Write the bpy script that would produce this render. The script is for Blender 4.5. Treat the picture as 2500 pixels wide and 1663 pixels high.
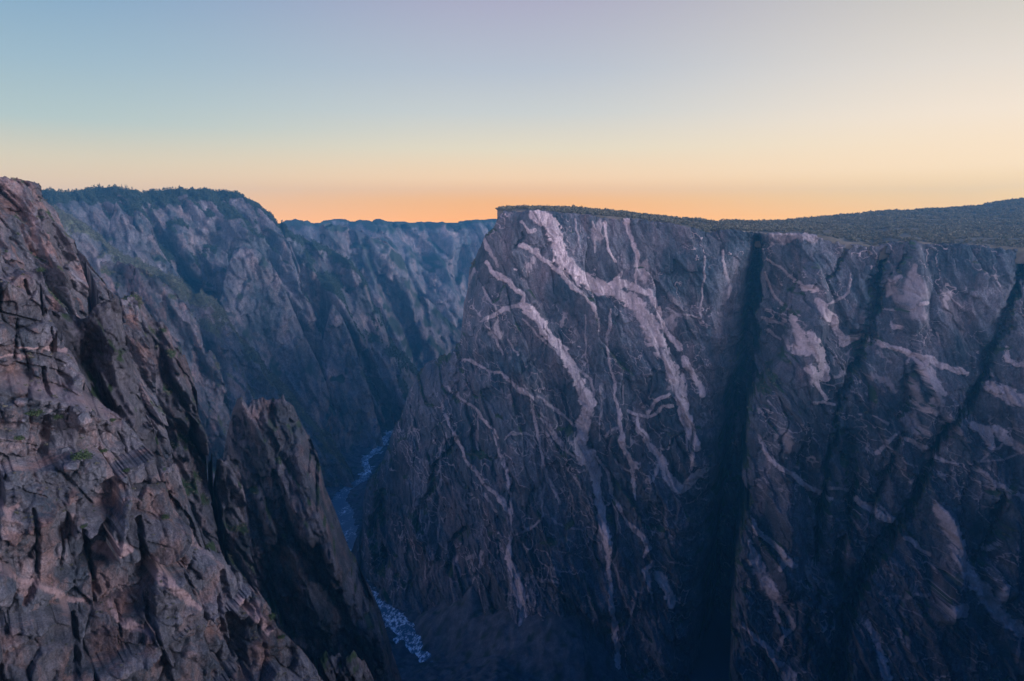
import bpy, math
import numpy as np
from mathutils import Vector

# ---------------------------------------------------------------- scene, camera
for o in list(bpy.data.objects):
    bpy.data.objects.remove(o)
S = bpy.context.scene
COL = S.collection
F = 1785.0                      # focal length in photo pixels (2500 wide)
PITCH = math.radians(9.3)
cam_d = bpy.data.cameras.new('camera')
cam_d.sensor_width = 36.0
cam_d.lens = 36.0 * F / 2500.0
cam_d.clip_start = 1.0
cam_d.clip_end = 60000.0
cam = bpy.data.objects.new('camera', cam_d)
cam.location = (0, 0, 0)
cam.rotation_euler = (math.radians(90) - PITCH, 0, 0)
COL.objects.link(cam)
S.camera = cam

# ---------------------------------------------------------------- sky
def lin(c):
    return tuple(((v / 255.0) / 12.92 if v <= 10 else (((v / 255.0) + 0.055) / 1.055) ** 2.4) for v in c)

W = bpy.data.worlds.new("World"); S.world = W; W.use_nodes = True
wn = W.node_tree.nodes; wl = W.node_tree.links; wn.clear()
def wmath(op, a, b=None, c=None, clamp=False):
    n = wn.new('ShaderNodeMath'); n.operation = op; n.use_clamp = clamp
    for i, v in enumerate((a, b, c)):
        if v is None: continue
        if isinstance(v, (int, float)): n.inputs[i].default_value = v
        else: wl.new(v, n.inputs[i])
    return n.outputs[0]
tc = wn.new('ShaderNodeTexCoord')
sep = wn.new('ShaderNodeSeparateXYZ'); wl.new(tc.outputs['Generated'], sep.inputs[0])
elev = wmath('MULTIPLY', wmath('ARCSINE', sep.outputs['Z']), 180 / math.pi)      # degrees
az = wmath('MULTIPLY', wmath('ARCTAN2', sep.outputs['X'], sep.outputs['Y']), 180 / math.pi)
ramp_pos = wmath('DIVIDE', wmath('ADD', elev, 5.0), 95.0, clamp=True)
def ramp(stops, gain=1.0):
    r = wn.new('ShaderNodeValToRGB'); r.color_ramp.interpolation = 'B_SPLINE' if False else 'LINEAR'
    els = r.color_ramp.elements
    for i, (e, c) in enumerate(stops):
        p = (e + 5.0) / 95.0
        col = tuple(v * gain for v in lin(c)) + (1,)
        if i < 2: el = els[i]; el.position = p
        else: el = els.new(p)
        el.color = col
    wl.new(ramp_pos, r.inputs[0])
    return r.outputs[0]
GAIN_B = 4.2
SKY_L = ramp([(-5, (225, 160, 120)), (0.0, (252, 186, 116)), (2.0, (238, 197, 140)), (4.2, (216, 201, 166)), (6.6, (178, 193, 186)),
              (10, (156, 180, 190)), (15, (126, 160, 187)), (24, (78, 112, 158)), (38, (40, 82, 138)), (55, (20, 76, 152)), (90, (10, 70, 158))])
SKY_C = ramp([(-5, (235, 160, 80)), (0.0, (255, 168, 48)), (1.5, (255, 180, 68)), (3.2, (251, 207, 148)), (5.4, (228, 213, 180)), (8, (200, 202, 196)),
              (11, (180, 187, 196)), (15.5, (168, 167, 186)), (24, (104, 124, 160)), (38, (46, 86, 140)), (55, (20, 76, 152)), (90, (10, 70, 158))])
SKY_R = ramp([(-5, (240, 170, 90)), (0.0, (255, 188, 76)), (1.8, (255, 208, 116)), (3.6, (255, 221, 168)), (7, (243, 223, 196)), (10, (226, 214, 198)),
              (15, (198, 192, 182)), (24, (124, 136, 162)), (38, (50, 88, 142)), (55, (20, 76, 152)), (90, (10, 70, 158))])
SKY_B = ramp([(-5, (90, 95, 140)), (0.0, (190, 165, 195)), (6, (238, 204, 210)), (16, (215, 200, 222)), (26, (104, 130, 170)),
              (42, (26, 78, 148)), (90, (10, 70, 158))])
def wmix(f, a, b):
    m = wn.new('ShaderNodeMix'); m.data_type = 'RGBA'; wl.new(f, m.inputs[0])
    wl.new(a, m.inputs[6]); wl.new(b, m.inputs[7]); return m.outputs[2]
def band(v, a, b):
    m = wn.new('ShaderNodeMapRange'); m.interpolation_type = 'SMOOTHSTEP'
    wl.new(v, m.inputs[0]); m.inputs[1].default_value = a; m.inputs[2].default_value = b
    return m.outputs[0]
s1 = wmix(band(az, -36, 2), SKY_L, SKY_C)
s2 = wmix(band(az, -2, 36), s1, SKY_R)
aabs = wmath('ABSOLUTE', wmath('SUBTRACT', az, 15))
s3 = wmix(band(aabs, 55, 130), s2, SKY_B)
below = wn.new('ShaderNodeMix'); below.data_type = 'RGBA'
wl.new(band(elev, -4.0, -1.5), below.inputs[0]); below.inputs[6].default_value = (0.01, 0.015, 0.03, 1); wl.new(s3, below.inputs[7])
bg = wn.new('ShaderNodeBackground'); wl.new(below.outputs[2], bg.inputs[0])
low_gain = wmath('MULTIPLY_ADD', wmath('POWER', 2.718, wmath('MULTIPLY', wmath('MAXIMUM', elev, 0.0), -0.35)), 0.5, 1.08)
back = wmath('MULTIPLY', band(aabs, 50, 110), wmath('SUBTRACT', 1.0, band(elev, 8, 32)))
wl.new(wmath('ADD', low_gain, wmath('MULTIPLY', back, GAIN_B)), bg.inputs[1])
wo = wn.new('ShaderNodeOutputWorld'); wl.new(bg.outputs[0], wo.inputs[0])

# ---------------------------------------------------------------- dusk glow (one very soft sun)
sd = bpy.data.lights.new('sun', 'SUN'); sd.energy = 3.4; sd.angle = math.radians(16); sd.color = (0.90, 0.84, 1.0)
sun = bpy.data.objects.new('sun', sd)
_az, _el = math.radians(116), math.radians(12)
dirv = Vector((math.sin(_az) * math.cos(_el), math.cos(_az) * math.cos(_el), math.sin(_el)))
sun.rotation_euler = dirv.to_track_quat('Z', 'Y').to_euler()
sun.location = (500, 500, 900)
COL.objects.link(sun)

S.view_settings.view_transform = 'Standard'; S.view_settings.look = 'None'
S.view_settings.gamma = 1.0; S.view_settings.exposure = 0.08; S.view_settings.use_curve_mapping = False
S.cycles.max_bounces = 5; S.cycles.diffuse_bounces = 3; S.cycles.glossy_bounces = 2; S.cycles.volume_bounces = 0
S.cycles.transparent_max_bounces = 6
S.cycles.use_denoising = True

# ---------------------------------------------------------------- helpers: tags, noise
def tag(o, label=None, cat=None, group=None, kind=None):
    if label: o['label'] = label
    if cat: o['category'] = cat
    if group: o['group'] = group
    if kind: o['kind'] = kind
    return o

M32 = np.uint32(0xFFFFFFFF)
def hsh(ix, iy, s):
    n = (ix.astype(np.int64).astype(np.uint32) * np.uint32(374761393)
         + iy.astype(np.int64).astype(np.uint32) * np.uint32(668265263)
         + np.uint32((s * 2246822519) & 0xFFFFFFFF))
    n = (n ^ (n >> np.uint32(13))) * np.uint32(1274126177)
    n = (n ^ (n >> np.uint32(16))) * np.uint32(2246822519)
    n = n ^ (n >> np.uint32(15))
    return n
def h01(ix, iy, s):
    return hsh(ix, iy, s).astype(np.float64) / 4294967296.0
def lattice(fx, fy, pad):
    """integer lattice covering the cells, when it is smaller than the point set"""
    if fx.size < 4000: return None
    x0, x1, y0, y1 = fx.min(), fx.max(), fy.min(), fy.max()
    if (x1 - x0 + 4) * (y1 - y0 + 4) > fx.size * 1.5: return None
    gx_, gy_ = np.meshgrid(np.arange(x0 - 1, x1 + pad + 1), np.arange(y0 - 1, y1 + pad + 1), indexing='ij')
    return gx_, gy_, (fx - x0 + 1).astype(np.int32), (fy - y0 + 1).astype(np.int32)
def perlin(x, y, s=0):
    x = np.asarray(x, float); y = np.asarray(y, float)
    fx = np.floor(x); fy = np.floor(y); u = x - fx; v = y - fy
    su = u * u * u * (u * (u * 6 - 15) + 10); sv = v * v * v * (v * (v * 6 - 15) + 10)
    L = lattice(fx, fy, 2)
    if L is not None:
        gx_, gy_, ix, iy = L
        a_ = h01(gx_, gy_, s) * 6.2831853; ca = np.cos(a_); sa = np.sin(a_)
        def g(dx, dy):
            k = (ix + dx, iy + dy)
            return ca[k] * (u - dx) + sa[k] * (v - dy)
    else:
        def g(dx, dy):
            a = h01(fx + dx, fy + dy, s) * 6.2831853
            return np.cos(a) * (u - dx) + np.sin(a) * (v - dy)
    a = g(0, 0); b = g(1, 0); c = g(0, 1); d = g(1, 1)
    return ((a + (b - a) * su) * (1 - sv) + (c + (d - c) * su) * sv) * 1.5
def fbm(x, y, s=0, o=5, lac=2.03, gain=0.5):
    t = 0; a = 1.0; f = 1.0
    for i in range(o):
        t = t + a * perlin(x * f + 17.3 * i, y * f - 9.1 * i, s + i); a *= gain; f *= lac
    return t
def ridged(x, y, s=0, o=4):
    t = 0; a = 1.0; f = 1.0; w = 1.0
    for i in range(o):
        n = 1 - np.abs(perlin(x * f, y * f, s + 31 * i)); n = n * n * w
        t = t + a * n; w = np.clip(n * 1.6, 0, 1); a *= 0.5; f *= 2.1
    return t
def facet(x, y, s=0, tilt=0.7, off=0.3):
    """Planar facets of a cracked rock face: every cell a tilted plane; returns height, crack distance, cell random."""
    fx = np.floor(x); fy = np.floor(y)
    bd = np.full(x.shape, 1e9); b2 = np.full(x.shape, 1e9)
    bx = np.zeros_like(x); by = np.zeros_like(x); bi = np.zeros_like(x); bj = np.zeros_like(x)
    L = lattice(fx, fy, 1)
    if L is not None:
        gx_, gy_, ix, iy = L
        tpx = gx_ + 0.1 + 0.8 * h01(gx_, gy_, s + 1); tpy = gy_ + 0.1 + 0.8 * h01(gx_, gy_, s + 2)
    for i in (-1, 0, 1):
        for j in (-1, 0, 1):
            cx = fx + i; cy = fy + j
            if L is not None: k_ = (ix + i, iy + j); px = tpx[k_]; py = tpy[k_]
            else: px = cx + 0.1 + 0.8 * h01(cx, cy, s + 1); py = cy + 0.1 + 0.8 * h01(cx, cy, s + 2)
            dx = x - px; dy = y - py
            d = np.abs(dx) * 0.6 + np.abs(dy) * 0.6 + np.hypot(dx, dy) * 0.4
            m = d < bd
            b2 = np.where(m, bd, np.minimum(b2, d)); bd = np.where(m, d, bd)
            bx = np.where(m, dx, bx); by = np.where(m, dy, by)
            bi = np.where(m, cx, bi); bj = np.where(m, cy, bj)
    o_ = (h01(bi, bj, s + 3) * 2 - 1) * off
    gx = (h01(bi, bj, s + 4) * 2 - 1) * tilt; gy = (h01(bi, bj, s + 5) * 2 - 1) * tilt
    return o_ + gx * bx + gy * by, b2 - bd, h01(bi, bj, s + 6)
def rock(x, z, Sz, seed, shear=0.25, ay=1.9, amp=(1, 1, 1, 1), tilt=0.75, rough=1.0, warp=0.14, crack=0.06, flute=0.05, off=0.3):
    """Displacement (towards the viewer = negative) of a jointed cliff face, plus a colour tint."""
    wx = x + shear * z + Sz * warp * fbm(x / Sz / 1.4, z / Sz / 1.4, seed + 90, 3)
    wz = z + Sz * warp * fbm(x / Sz / 1.3 + 9, z / Sz / 1.3 + 4, seed + 95, 3) - 0.2 * x
    d = np.zeros_like(x); tint = np.zeros_like(x); sc = Sz
    for k in range(4):
        if amp[k] == 0: sc *= 0.42; continue
        f, e, r = facet(wx / sc, wz / (sc * ay), seed + 11 * k, tilt=tilt, off=off)
        d += sc * amp[k] * f
        d += sc * amp[k] * crack * np.exp(-(e / 0.05) ** 2)         # open joints
        tint += (r - 0.5) * (0.55, 0.5, 0.35, 0.2)[k]
        wx = wx + 0.05 * sc * perlin(x / sc * 2.2, z / sc * 2.2, seed + 60 + k)
        sc *= 0.42; ay = 1 + (ay - 1) * 0.8
    d += Sz * flute * fbm((x + shear * 1.3 * z) / (Sz * 0.22), z / (Sz * 1.6), seed + 8, 5, gain=0.6)
    d += rough * Sz * 0.035 * fbm(x / Sz * 6, z / Sz * 3, seed + 7, 4)
    return d, tint

# photo pixel -> ray, and back
cp, sp = math.cos(PITCH), math.sin(PITCH)
def ray(px, py):
    a = (np.asarray(px, float) - 1250) / F; b = (831.5 - np.asarray(py, float)) / F
    return a, cp + b * sp, -sp + b * cp
def proj(x, y, z):
    d = y * cp - z * sp; u = y * sp + z * cp
    d = np.maximum(d, 1.0)
    return 1250 + F * x / d, 831.5 - F * u / d
PHI = [0.0]                     # heading of the landform being built: its own y axis points this way
def heading(px): PHI[0] = math.atan2((px - 1250) / F, cp)
def to_world(x, y):
    c, s_ = math.cos(PHI[0]), math.sin(PHI[0])
    return x * c + y * s_, -x * s_ + y * c
def on_plane(px, py, Yf):
    """Where the sight line of a photo pixel meets the sheet y = Yf(x, z), in the landform's own axes."""
    wx_, wy_, dz = ray(px, py)
    c, s_ = math.cos(PHI[0]), math.sin(PHI[0])
    dx, dy = wx_ * c - wy_ * s_, wx_ * s_ + wy_ * c
    t = np.full(np.shape(dx), 1.0) * Yf(0.0, 0.0)
    for _ in range(80):
        t = 0.5 * t + 0.5 * Yf(t * dx, t * dz) / dy
    return t * dx, t * dy, t * dz

def seg_dist(x, z, pts):
    """min distance to a polyline with a width per vertex: returns min(d - w) and d/w."""
    best = np.full(x.shape, 1e9)
    for (x0, z0, w0), (x1, z1, w1) in zip(pts[:-1], pts[1:]):
        ex, ez = x1 - x0, z1 - z0; L = ex * ex + ez * ez + 1e-9
        m = max(w0, w1) * 3 + 1
        sel = (x > min(x0, x1) - m) & (x < max(x0, x1) + m) & (z > min(z0, z1) - m) & (z < max(z0, z1) + m)
        if not sel.any(): continue
        xs = x[sel]; zs = z[sel]
        t = np.clip(((xs - x0) * ex + (zs - z0) * ez) / L, 0, 1)
        d = np.hypot(xs - x0 - t * ex, zs - z0 - t * ez) / (w0 + (w1 - w0) * t)
        best[sel] = np.minimum(best[sel], d)
    return best

def grid_mesh(name, X, Y, Z, mat, attrs=None, keep=None, smooth=False):
    r, c = X.shape
    co = np.stack([X, Y, Z], -1).reshape(-1, 3)
    i = np.arange(r * c).reshape(r, c)
    q = np.stack([i[:-1, :-1], i[:-1, 1:], i[1:, 1:], i[1:, :-1]], -1).reshape(-1, 4)
    if keep is not None:
        q = q[keep[:-1, :-1].reshape(-1)]
        used = np.unique(q); rem = np.full(r * c, -1); rem[used] = np.arange(len(used))
        q = rem[q]; co = co[used]
        attrs = {k: v.reshape(-1)[used] for k, v in (attrs or {}).items()}
    me = bpy.data.meshes.new(name)
    me.vertices.add(len(co)); me.vertices.foreach_set('co', co.astype(np.float32).ravel())
    me.loops.add(q.size); me.loops.foreach_set('vertex_index', q.astype(np.int32).ravel())
    me.polygons.add(len(q)); me.polygons.foreach_set('loop_start', np.arange(0, q.size, 4, dtype=np.int32))
    me.update(calc_edges=True)
    if smooth: me.polygons.foreach_set('use_smooth', np.ones(len(q), bool))
    for k, v in (attrs or {}).items():
        a = me.attributes.new(k, 'FLOAT', 'POINT'); a.data.foreach_set('value', v.astype(np.float32).ravel())
    me.materials.append(mat)
    o = bpy.data.objects.new(name, me); COL.objects.link(o)
    return o

# ---------------------------------------------------------------- materials
class NT:
    def __init__(s, name):
        s.m = bpy.data.materials.new(name); s.m.use_nodes = True; s.t = s.m.node_tree; s.n = s.t.nodes; s.l = s.t.links
        s.p = s.n['Principled BSDF']; s.p.inputs['Roughness'].default_value = 0.9
        s.p.inputs['Specular IOR Level'].default_value = 0.15
        s.tc = s.n.new('ShaderNodeTexCoord')
    def put(s, v, sock):
        if hasattr(v, 'links'): s.l.new(v, sock)
        elif isinstance(v, (tuple, list)): sock.default_value = tuple(v) + ((1,) if len(v) == 3 and len(sock.default_value) == 4 else ())
        else: sock.default_value = v
    def math(s, op, a, b=0.0, clamp=False):
        n = s.n.new('ShaderNodeMath'); n.operation = op; n.use_clamp = clamp; s.put(a, n.inputs[0]); s.put(b, n.inputs[1]); return n.outputs[0]
    def noise(s, scale, stretch=(1, 1, 1), det=4, rough=0.55, dist=0.0, rot=(0, 0, 0)):
        mp = s.n.new('ShaderNodeMapping'); mp.inputs['Scale'].default_value = stretch; mp.inputs['Rotation'].default_value = rot
        s.l.new(s.tc.outputs['Object'], mp.inputs[0])
        n = s.n.new('ShaderNodeTexNoise'); s.l.new(mp.outputs[0], n.inputs['Vector'])
        n.inputs['Scale'].default_value = scale; n.inputs['Detail'].default_value = det
        n.inputs['Roughness'].default_value = rough; n.inputs['Distortion'].default_value = dist
        return n.outputs['Fac']
    def rng(s, v, a, b, c=0.0, d=1.0):
        n = s.n.new('ShaderNodeMapRange'); s.put(v, n.inputs[0])
        for i, q in enumerate((a, b, c, d)): n.inputs[i + 1].default_value = q
        return n.outputs[0]
    def mix(s, f, a, b, mode='MIX'):
        n = s.n.new('ShaderNodeMix'); n.data_type = 'RGBA'; n.blend_type = mode
        s.put(f, n.inputs[0]); s.put(a, n.inputs[6]); s.put(b, n.inputs[7]); return n.outputs[2]
    def attr(s, name):
        n = s.n.new('ShaderNodeAttribute'); n.attribute_name = name; return n.outputs['Fac']
    def grey(s, v):
        n = s.n.new('ShaderNodeCombineColor')
        for i in range(3): s.put(v, n.inputs[i])
        return n.outputs[0]
    def bump(s, hgt, dist, strength=1.0):
        n = s.n.new('ShaderNodeBump'); s.put(hgt, n.inputs['Height']); n.inputs['Distance'].default_value = dist
        n.inputs['Strength'].default_value = strength; s.l.new(n.outputs[0], s.p.inputs['Normal'])

def rock_mat(name, unit, dark, mid, warm, veinc=(0.42, 0.33, 0.31), vegc=(0.045, 0.075, 0.035), warm_amt=0.5, bump=1.0):
    """unit = size in metres of the broad colour patches."""
    t = NT(name)
    broad = t.rng(t.noise(1 / unit, (1, 1, 0.6), 5, 0.6), 0.36, 0.64)
    c = t.mix(broad, dark, mid)
    wp = t.rng(t.noise(1.6 / unit, (1, 1, 0.35), 6, 0.62, 0.3), 0.5, 0.68)
    c = t.mix(t.math('MULTIPLY', wp, warm_amt), c, warm)
    streak = t.rng(t.noise(9 / unit, (1, 1, 0.07), 4, 0.6), 0.3, 0.75, 0.66, 1.25)
    c = t.mix(1.0, c, t.grey(streak), 'MULTIPLY')
    fine = t.rng(t.noise(30 / unit, (1, 1, 0.8), 6, 0.75), 0.28, 0.72, 0.4, 1.65)
    c = t.mix(1.0, c, t.grey(fine), 'MULTIPLY')
    tint = t.rng(t.attr('tint'), -0.6, 0.6, 0.55, 1.5)
    c = t.mix(1.0, c, t.grey(tint), 'MULTIPLY')
    vbreak = t.rng(t.noise(22 / unit, (1, 1, 0.7), 5, 0.65), 0.3, 0.7, 0.72, 1.15)
    vc = t.mix(1.0, veinc, t.grey(vbreak), 'MULTIPLY')
    c = t.mix(t.attr('vein'), c, vc)
    vg = t.mix(t.noise(60 / unit, det=5, rough=0.7), tuple(v * 0.55 for v in vegc), tuple(v * 1.6 for v in vegc))
    c = t.mix(t.attr('veg'), c, vg)
    t.l.new(c, t.p.inputs['Base Color'])
    h = t.math('ADD', t.noise(25 / unit, (1, 1, 0.5), 8, 0.7), t.math('MULTIPLY', t.noise(110 / unit, (1, 1, 0.8), 6, 0.7), 0.35))
    t.bump(h, unit * 0.05 * bump, 1.0)
    return t.m

M_near = rock_mat('near_rock', 11, (0.05, 0.062, 0.076), (0.158, 0.15, 0.162), (0.36, 0.19, 0.135), veinc=(0.40, 0.29, 0.28), warm_amt=0.46, bump=0.7)
M_mid = rock_mat('mid_rock', 30, (0.045, 0.058, 0.07), (0.135, 0.128, 0.14), (0.27, 0.17, 0.15), warm_amt=0.5)
M_wall = rock_mat('banded_gneiss', 55, (0.045, 0.068, 0.088), (0.145, 0.15, 0.168), (0.26, 0.19, 0.19), veinc=(0.76, 0.65, 0.65), warm_amt=0.42)
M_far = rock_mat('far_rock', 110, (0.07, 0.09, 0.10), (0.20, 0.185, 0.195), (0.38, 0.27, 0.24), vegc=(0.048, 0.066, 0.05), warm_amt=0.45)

# ---------------------------------------------------------------- generic cliff sheet
def make_sheet(name, mat, crest, Yf, seed, cell, px_rng, py_bot, relief, jag=0.0, jag_l=10.0, mode='ridge',
               spines=(), over=0.35, veg=0.5, R=20.0, build=True, extra=None, veg_l=20.0, head=None, crestveg=0.0):
    """A cliff or spur as a body: front face y = Yf(x, z) + relief, closed by a back slope beyond the crest line."""
    if head is None: head = px_rng[0]
    heading(head)
    cr = [(c[0], c[1], c[2] if len(c) > 2 else R) for c in crest]
    cx, cy, cz = on_plane(np.array([c[0] for c in cr]), np.array([c[1] for c in cr]), Yf)
    cR = np.array([c[2] for c in cr], float)
    o = np.argsort(cx, kind='stable'); cx, cz, cR = cx[o], cz[o], cR[o]
    for i in range(1, len(cx)):
        if cx[i] <= cx[i - 1]: cx[i] = cx[i - 1] + 1e-3
    xl = on_plane(px_rng[0], py_bot, Yf); xr = on_plane(px_rng[1], py_bot, Yf)
    xt0 = on_plane(px_rng[0], crest[0][1], Yf)[0]; xt1 = on_plane(px_rng[1], crest[-1][1], Yf)[0]
    x0 = min(xl[0], xt0); x1 = max(xr[0], xt1)
    zb = min(float(xl[2]), float(xr[2])); zt = cz.max()
    zs_top = zt + (zt - zb) * over
    nx = int((x1 - x0) / cell) + 2; nz = int((zs_top - zb) / cell) + 2
    xs = np.linspace(x0, x1, nx); ss = np.linspace(zb, zs_top, nz)
    X, SS = np.meshgrid(xs, ss)
    crest_z = np.interp(xs, cx, cz)
    if jag:
        crest_z = crest_z + jag * fbm(xs / jag_l, xs * 0 + seed * 1.7, seed + 5, 4) \
            + jag * 0.5 * facet(xs / (jag_l * 0.5), xs * 0 + 0.5, seed + 9)[0]
    CZ = np.broadcast_to(crest_z, X.shape)
    front = SS <= CZ
    e = np.where(front, 0, SS - CZ)
    if mode == 'ridge': Zb = CZ - e * 0.85; back = e * 0.75
    else: Zb = CZ - e * 0.12; back = e * 1.6
    Z = np.where(front, SS, Zb)
    Zr = np.minimum(SS, CZ)                     # face coordinate used for the relief
    Y = Yf(X, Zr) + back
    # rounding towards the crest line (the face turns away there)
    rnd = np.zeros_like(X)
    for i in range(len(cx) - 1):
        ex, ez = cx[i + 1] - cx[i], cz[i + 1] - cz[i]; L = ex * ex + ez * ez + 1e-9
        Rm = max(cR[i], cR[i + 1])
        sel = (X > cx[i] - Rm) & (X < cx[i + 1] + Rm) & (Zr > min(cz[i], cz[i + 1]) - Rm) & (Zr < max(cz[i], cz[i + 1]) + Rm)
        if not sel.any(): continue
        a = X[sel]; b = Zr[sel]
        t = np.clip(((a - cx[i]) * ex + (b - cz[i]) * ez) / L, 0, 1)
        Rr = cR[i] + (cR[i + 1] - cR[i]) * t + 1e-3
        d = np.hypot(a - cx[i] - t * ex, b - cz[i] - t * ez)
        k = 1 - np.clip(d / Rr, 0, 1)
        rnd[sel] = np.maximum(rnd[sel], Rr * (1 - np.sqrt(np.maximum(0, 1 - k * k))) * 0.9)
    Y = Y + rnd
    for pts, Hs in spines:                       # traced buttress crests (H > 0) and gullies (H < 0)
        qx, qy, qz = on_plane(np.array([p[0] for p in pts]), np.array([p[1] for p in pts]), Yf)
        sc = qy.mean() / F
        wob = 1 + 0.0 * X
        d = seg_dist(X + fbm(X / veg_l / 2, Zr / veg_l / 2, seed + 40, 3) * veg_l * 0.25, Zr, [(a, b, p[2] * sc) for a, b, p in zip(qx, qz, pts)])
        Y = Y - 1.5 * Hs * np.clip((CZ - Zr) / (2.5 * cR.max() + 5), 0.12, 1) * np.clip(1 - d, 0, 1) ** (1.0 if Hs > 0 else 0.8)
    d, tint = relief(X, Zr)
    Y = Y + d
    vein = np.zeros_like(X)
    PX, PY = proj(*to_world(X, Y), Z)
    if extra is not None:
        Y, tint, vein = extra(X, Y, Z, Zr, PX, PY, tint)
        PX, PY = proj(*to_world(X, Y), Z)
    # vegetation where the face lies back
    gy = np.gradient(Y, axis=0) / np.maximum(np.gradient(SS, axis=0), 1e-6)
    k = 3
    g = gy.copy()
    for _ in range(k):
        g = (g + np.roll(g, 1, 0) + np.roll(g, -1, 0) + np.roll(g, 1, 1) + np.roll(g, -1, 1)) / 5
    lie = np.clip((g - 0.9) / 1.6, 0, 1)
    vg = np.clip((lie * 1.3 + fbm(X / veg_l, Zr / veg_l, seed + 77, 5) * 0.9 - (1.15 - veg)) * 2.5, 0, 1)
    if crestveg:
        top = 1.25 - (CZ - Zr) / (crestveg * (1 + 0.9 * fbm(X / veg_l / 1.5, Zr / veg_l, seed + 78, 4))).clip(crestveg * 0.15)
        vg = np.maximum(vg, np.clip(top * 2 + fbm(X / veg_l * 4, Zr / veg_l * 4, seed + 79, 4) * 1.2, 0, 1))
    vg = np.where(vein > 0.5, vg * 0.2, vg)
    X, Y = to_world(X, Y)
    if not build: PHI[0] = 0.0; return dict(X=X, Y=Y, Z=Z, PX=PX, PY=PY, front=front, vein=vein, tint=tint, veg=vg, Zr=Zr)
    PHI[0] = 0.0
    ob = grid_mesh(name, X, Y, Z, mat, dict(vein=vein, tint=tint, veg=vg))
    return ob, dict(X=X, Y=Y, Z=Z, PX=PX, PY=PY, front=front, veg=vg, lie=lie)

def sm(v): v = np.clip(v, 0, 1); return v * v * (3 - 2 * v)
def rel(Sz, seed, ribs=0.0, rib_l=None, **kw):
    def f(x, z):
        d, t = rock(x, z, Sz, seed, **kw)
        if ribs:
            L = rib_l or Sz * 2.5
            d = d - ribs * (ridged((x + 0.35 * z) / L, z / (L * 5), seed + 200, 4) - 0.9)
        return d, t
    return f
def zz(view, pts):
    sx = {1: (700 / 1829, 0, 400), 2: (750 / 1649, 0, 950), 3: (700 / 1439, 500, 900), 4: (700 / 1614, 550, 420),
          5: (750 / 1838, 1100, 460), 6: (850 / 2010, 1000, 1000), 7: (750 / 1960, 1750, 450), 8: (800 / 1892, 1700, 1000)}[view]
    return [(sx[1] + sx[0] * p[0], sx[2] + sx[0] * p[1]) + ((p[2] * sx[0],) if len(p) > 2 else ()) for p in pts]

FLOOR = -620.0
UNIT = {}
# ---------------------------------------------------------------- G: the farthest rim
G_Y = lambda x, z: 4050 + 0.5 * z
G_cr = [(560, 556), (640, 552), (685, 547), (700, 538), (720, 535), (738, 540), (748, 538), (765, 546), (790, 538), (820, 536), (850, 534), (868, 540), (880, 536),
        (905, 540), (920, 534), (935, 538), (960, 541), (1050, 542), (1100, 543), (1150, 536), (1207, 534), (1300, 536), (1400, 540)]
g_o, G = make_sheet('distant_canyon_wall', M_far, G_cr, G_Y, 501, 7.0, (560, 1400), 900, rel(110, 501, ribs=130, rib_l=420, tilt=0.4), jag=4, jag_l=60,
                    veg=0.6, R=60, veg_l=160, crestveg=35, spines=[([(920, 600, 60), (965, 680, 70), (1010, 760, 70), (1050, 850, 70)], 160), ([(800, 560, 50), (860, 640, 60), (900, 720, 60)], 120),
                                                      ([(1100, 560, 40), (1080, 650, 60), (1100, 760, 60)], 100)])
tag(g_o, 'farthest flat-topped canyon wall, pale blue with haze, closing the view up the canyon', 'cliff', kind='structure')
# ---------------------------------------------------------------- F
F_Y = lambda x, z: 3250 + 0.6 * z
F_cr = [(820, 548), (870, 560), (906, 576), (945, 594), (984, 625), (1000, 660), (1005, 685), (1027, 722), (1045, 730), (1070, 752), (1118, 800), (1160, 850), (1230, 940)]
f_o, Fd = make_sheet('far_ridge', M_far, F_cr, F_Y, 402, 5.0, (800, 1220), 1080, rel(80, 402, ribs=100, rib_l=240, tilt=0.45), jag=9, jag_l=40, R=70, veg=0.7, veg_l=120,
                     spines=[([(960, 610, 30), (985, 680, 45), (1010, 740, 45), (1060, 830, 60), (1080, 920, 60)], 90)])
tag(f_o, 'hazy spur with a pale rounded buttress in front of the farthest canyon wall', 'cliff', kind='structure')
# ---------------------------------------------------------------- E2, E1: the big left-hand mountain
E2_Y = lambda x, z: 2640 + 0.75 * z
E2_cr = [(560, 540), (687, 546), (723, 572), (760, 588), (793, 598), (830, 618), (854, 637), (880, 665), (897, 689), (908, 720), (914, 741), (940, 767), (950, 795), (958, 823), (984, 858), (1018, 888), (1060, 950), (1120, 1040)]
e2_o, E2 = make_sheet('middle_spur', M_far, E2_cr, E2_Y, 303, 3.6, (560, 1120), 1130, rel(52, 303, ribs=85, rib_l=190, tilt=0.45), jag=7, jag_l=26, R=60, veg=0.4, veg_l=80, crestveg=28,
                      spines=[(zz(4, [(420, 370, 60), (455, 470, 70), (470, 570, 60)]), 50), (zz(4, [(560, 640, 80), (640, 760, 110), (700, 930, 110), (750, 1050, 100), (800, 1200, 100), (860, 1380, 90)]), 100),
                              (zz(4, [(700, 520, 100), (790, 700, 110), (870, 880, 110), (940, 1060, 110), (960, 1240, 110)]), 70),
                              (zz(4, [(400, 720, 30), (470, 850, 40), (560, 990, 50), (640, 1150, 50), (700, 1250, 50), (790, 1400, 50)]), -70),
                              (zz(4, [(740, 1000, 40), (790, 1120, 50), (840, 1250, 50), (870, 1400, 50)]), -80)])
tag(e2_o, 'broad hazy rock spur with several buttresses, dropping to the upper bend of the river', 'cliff', kind='structure')
E1_Y = lambda x, z: 2480 + 0.75 * z
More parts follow.
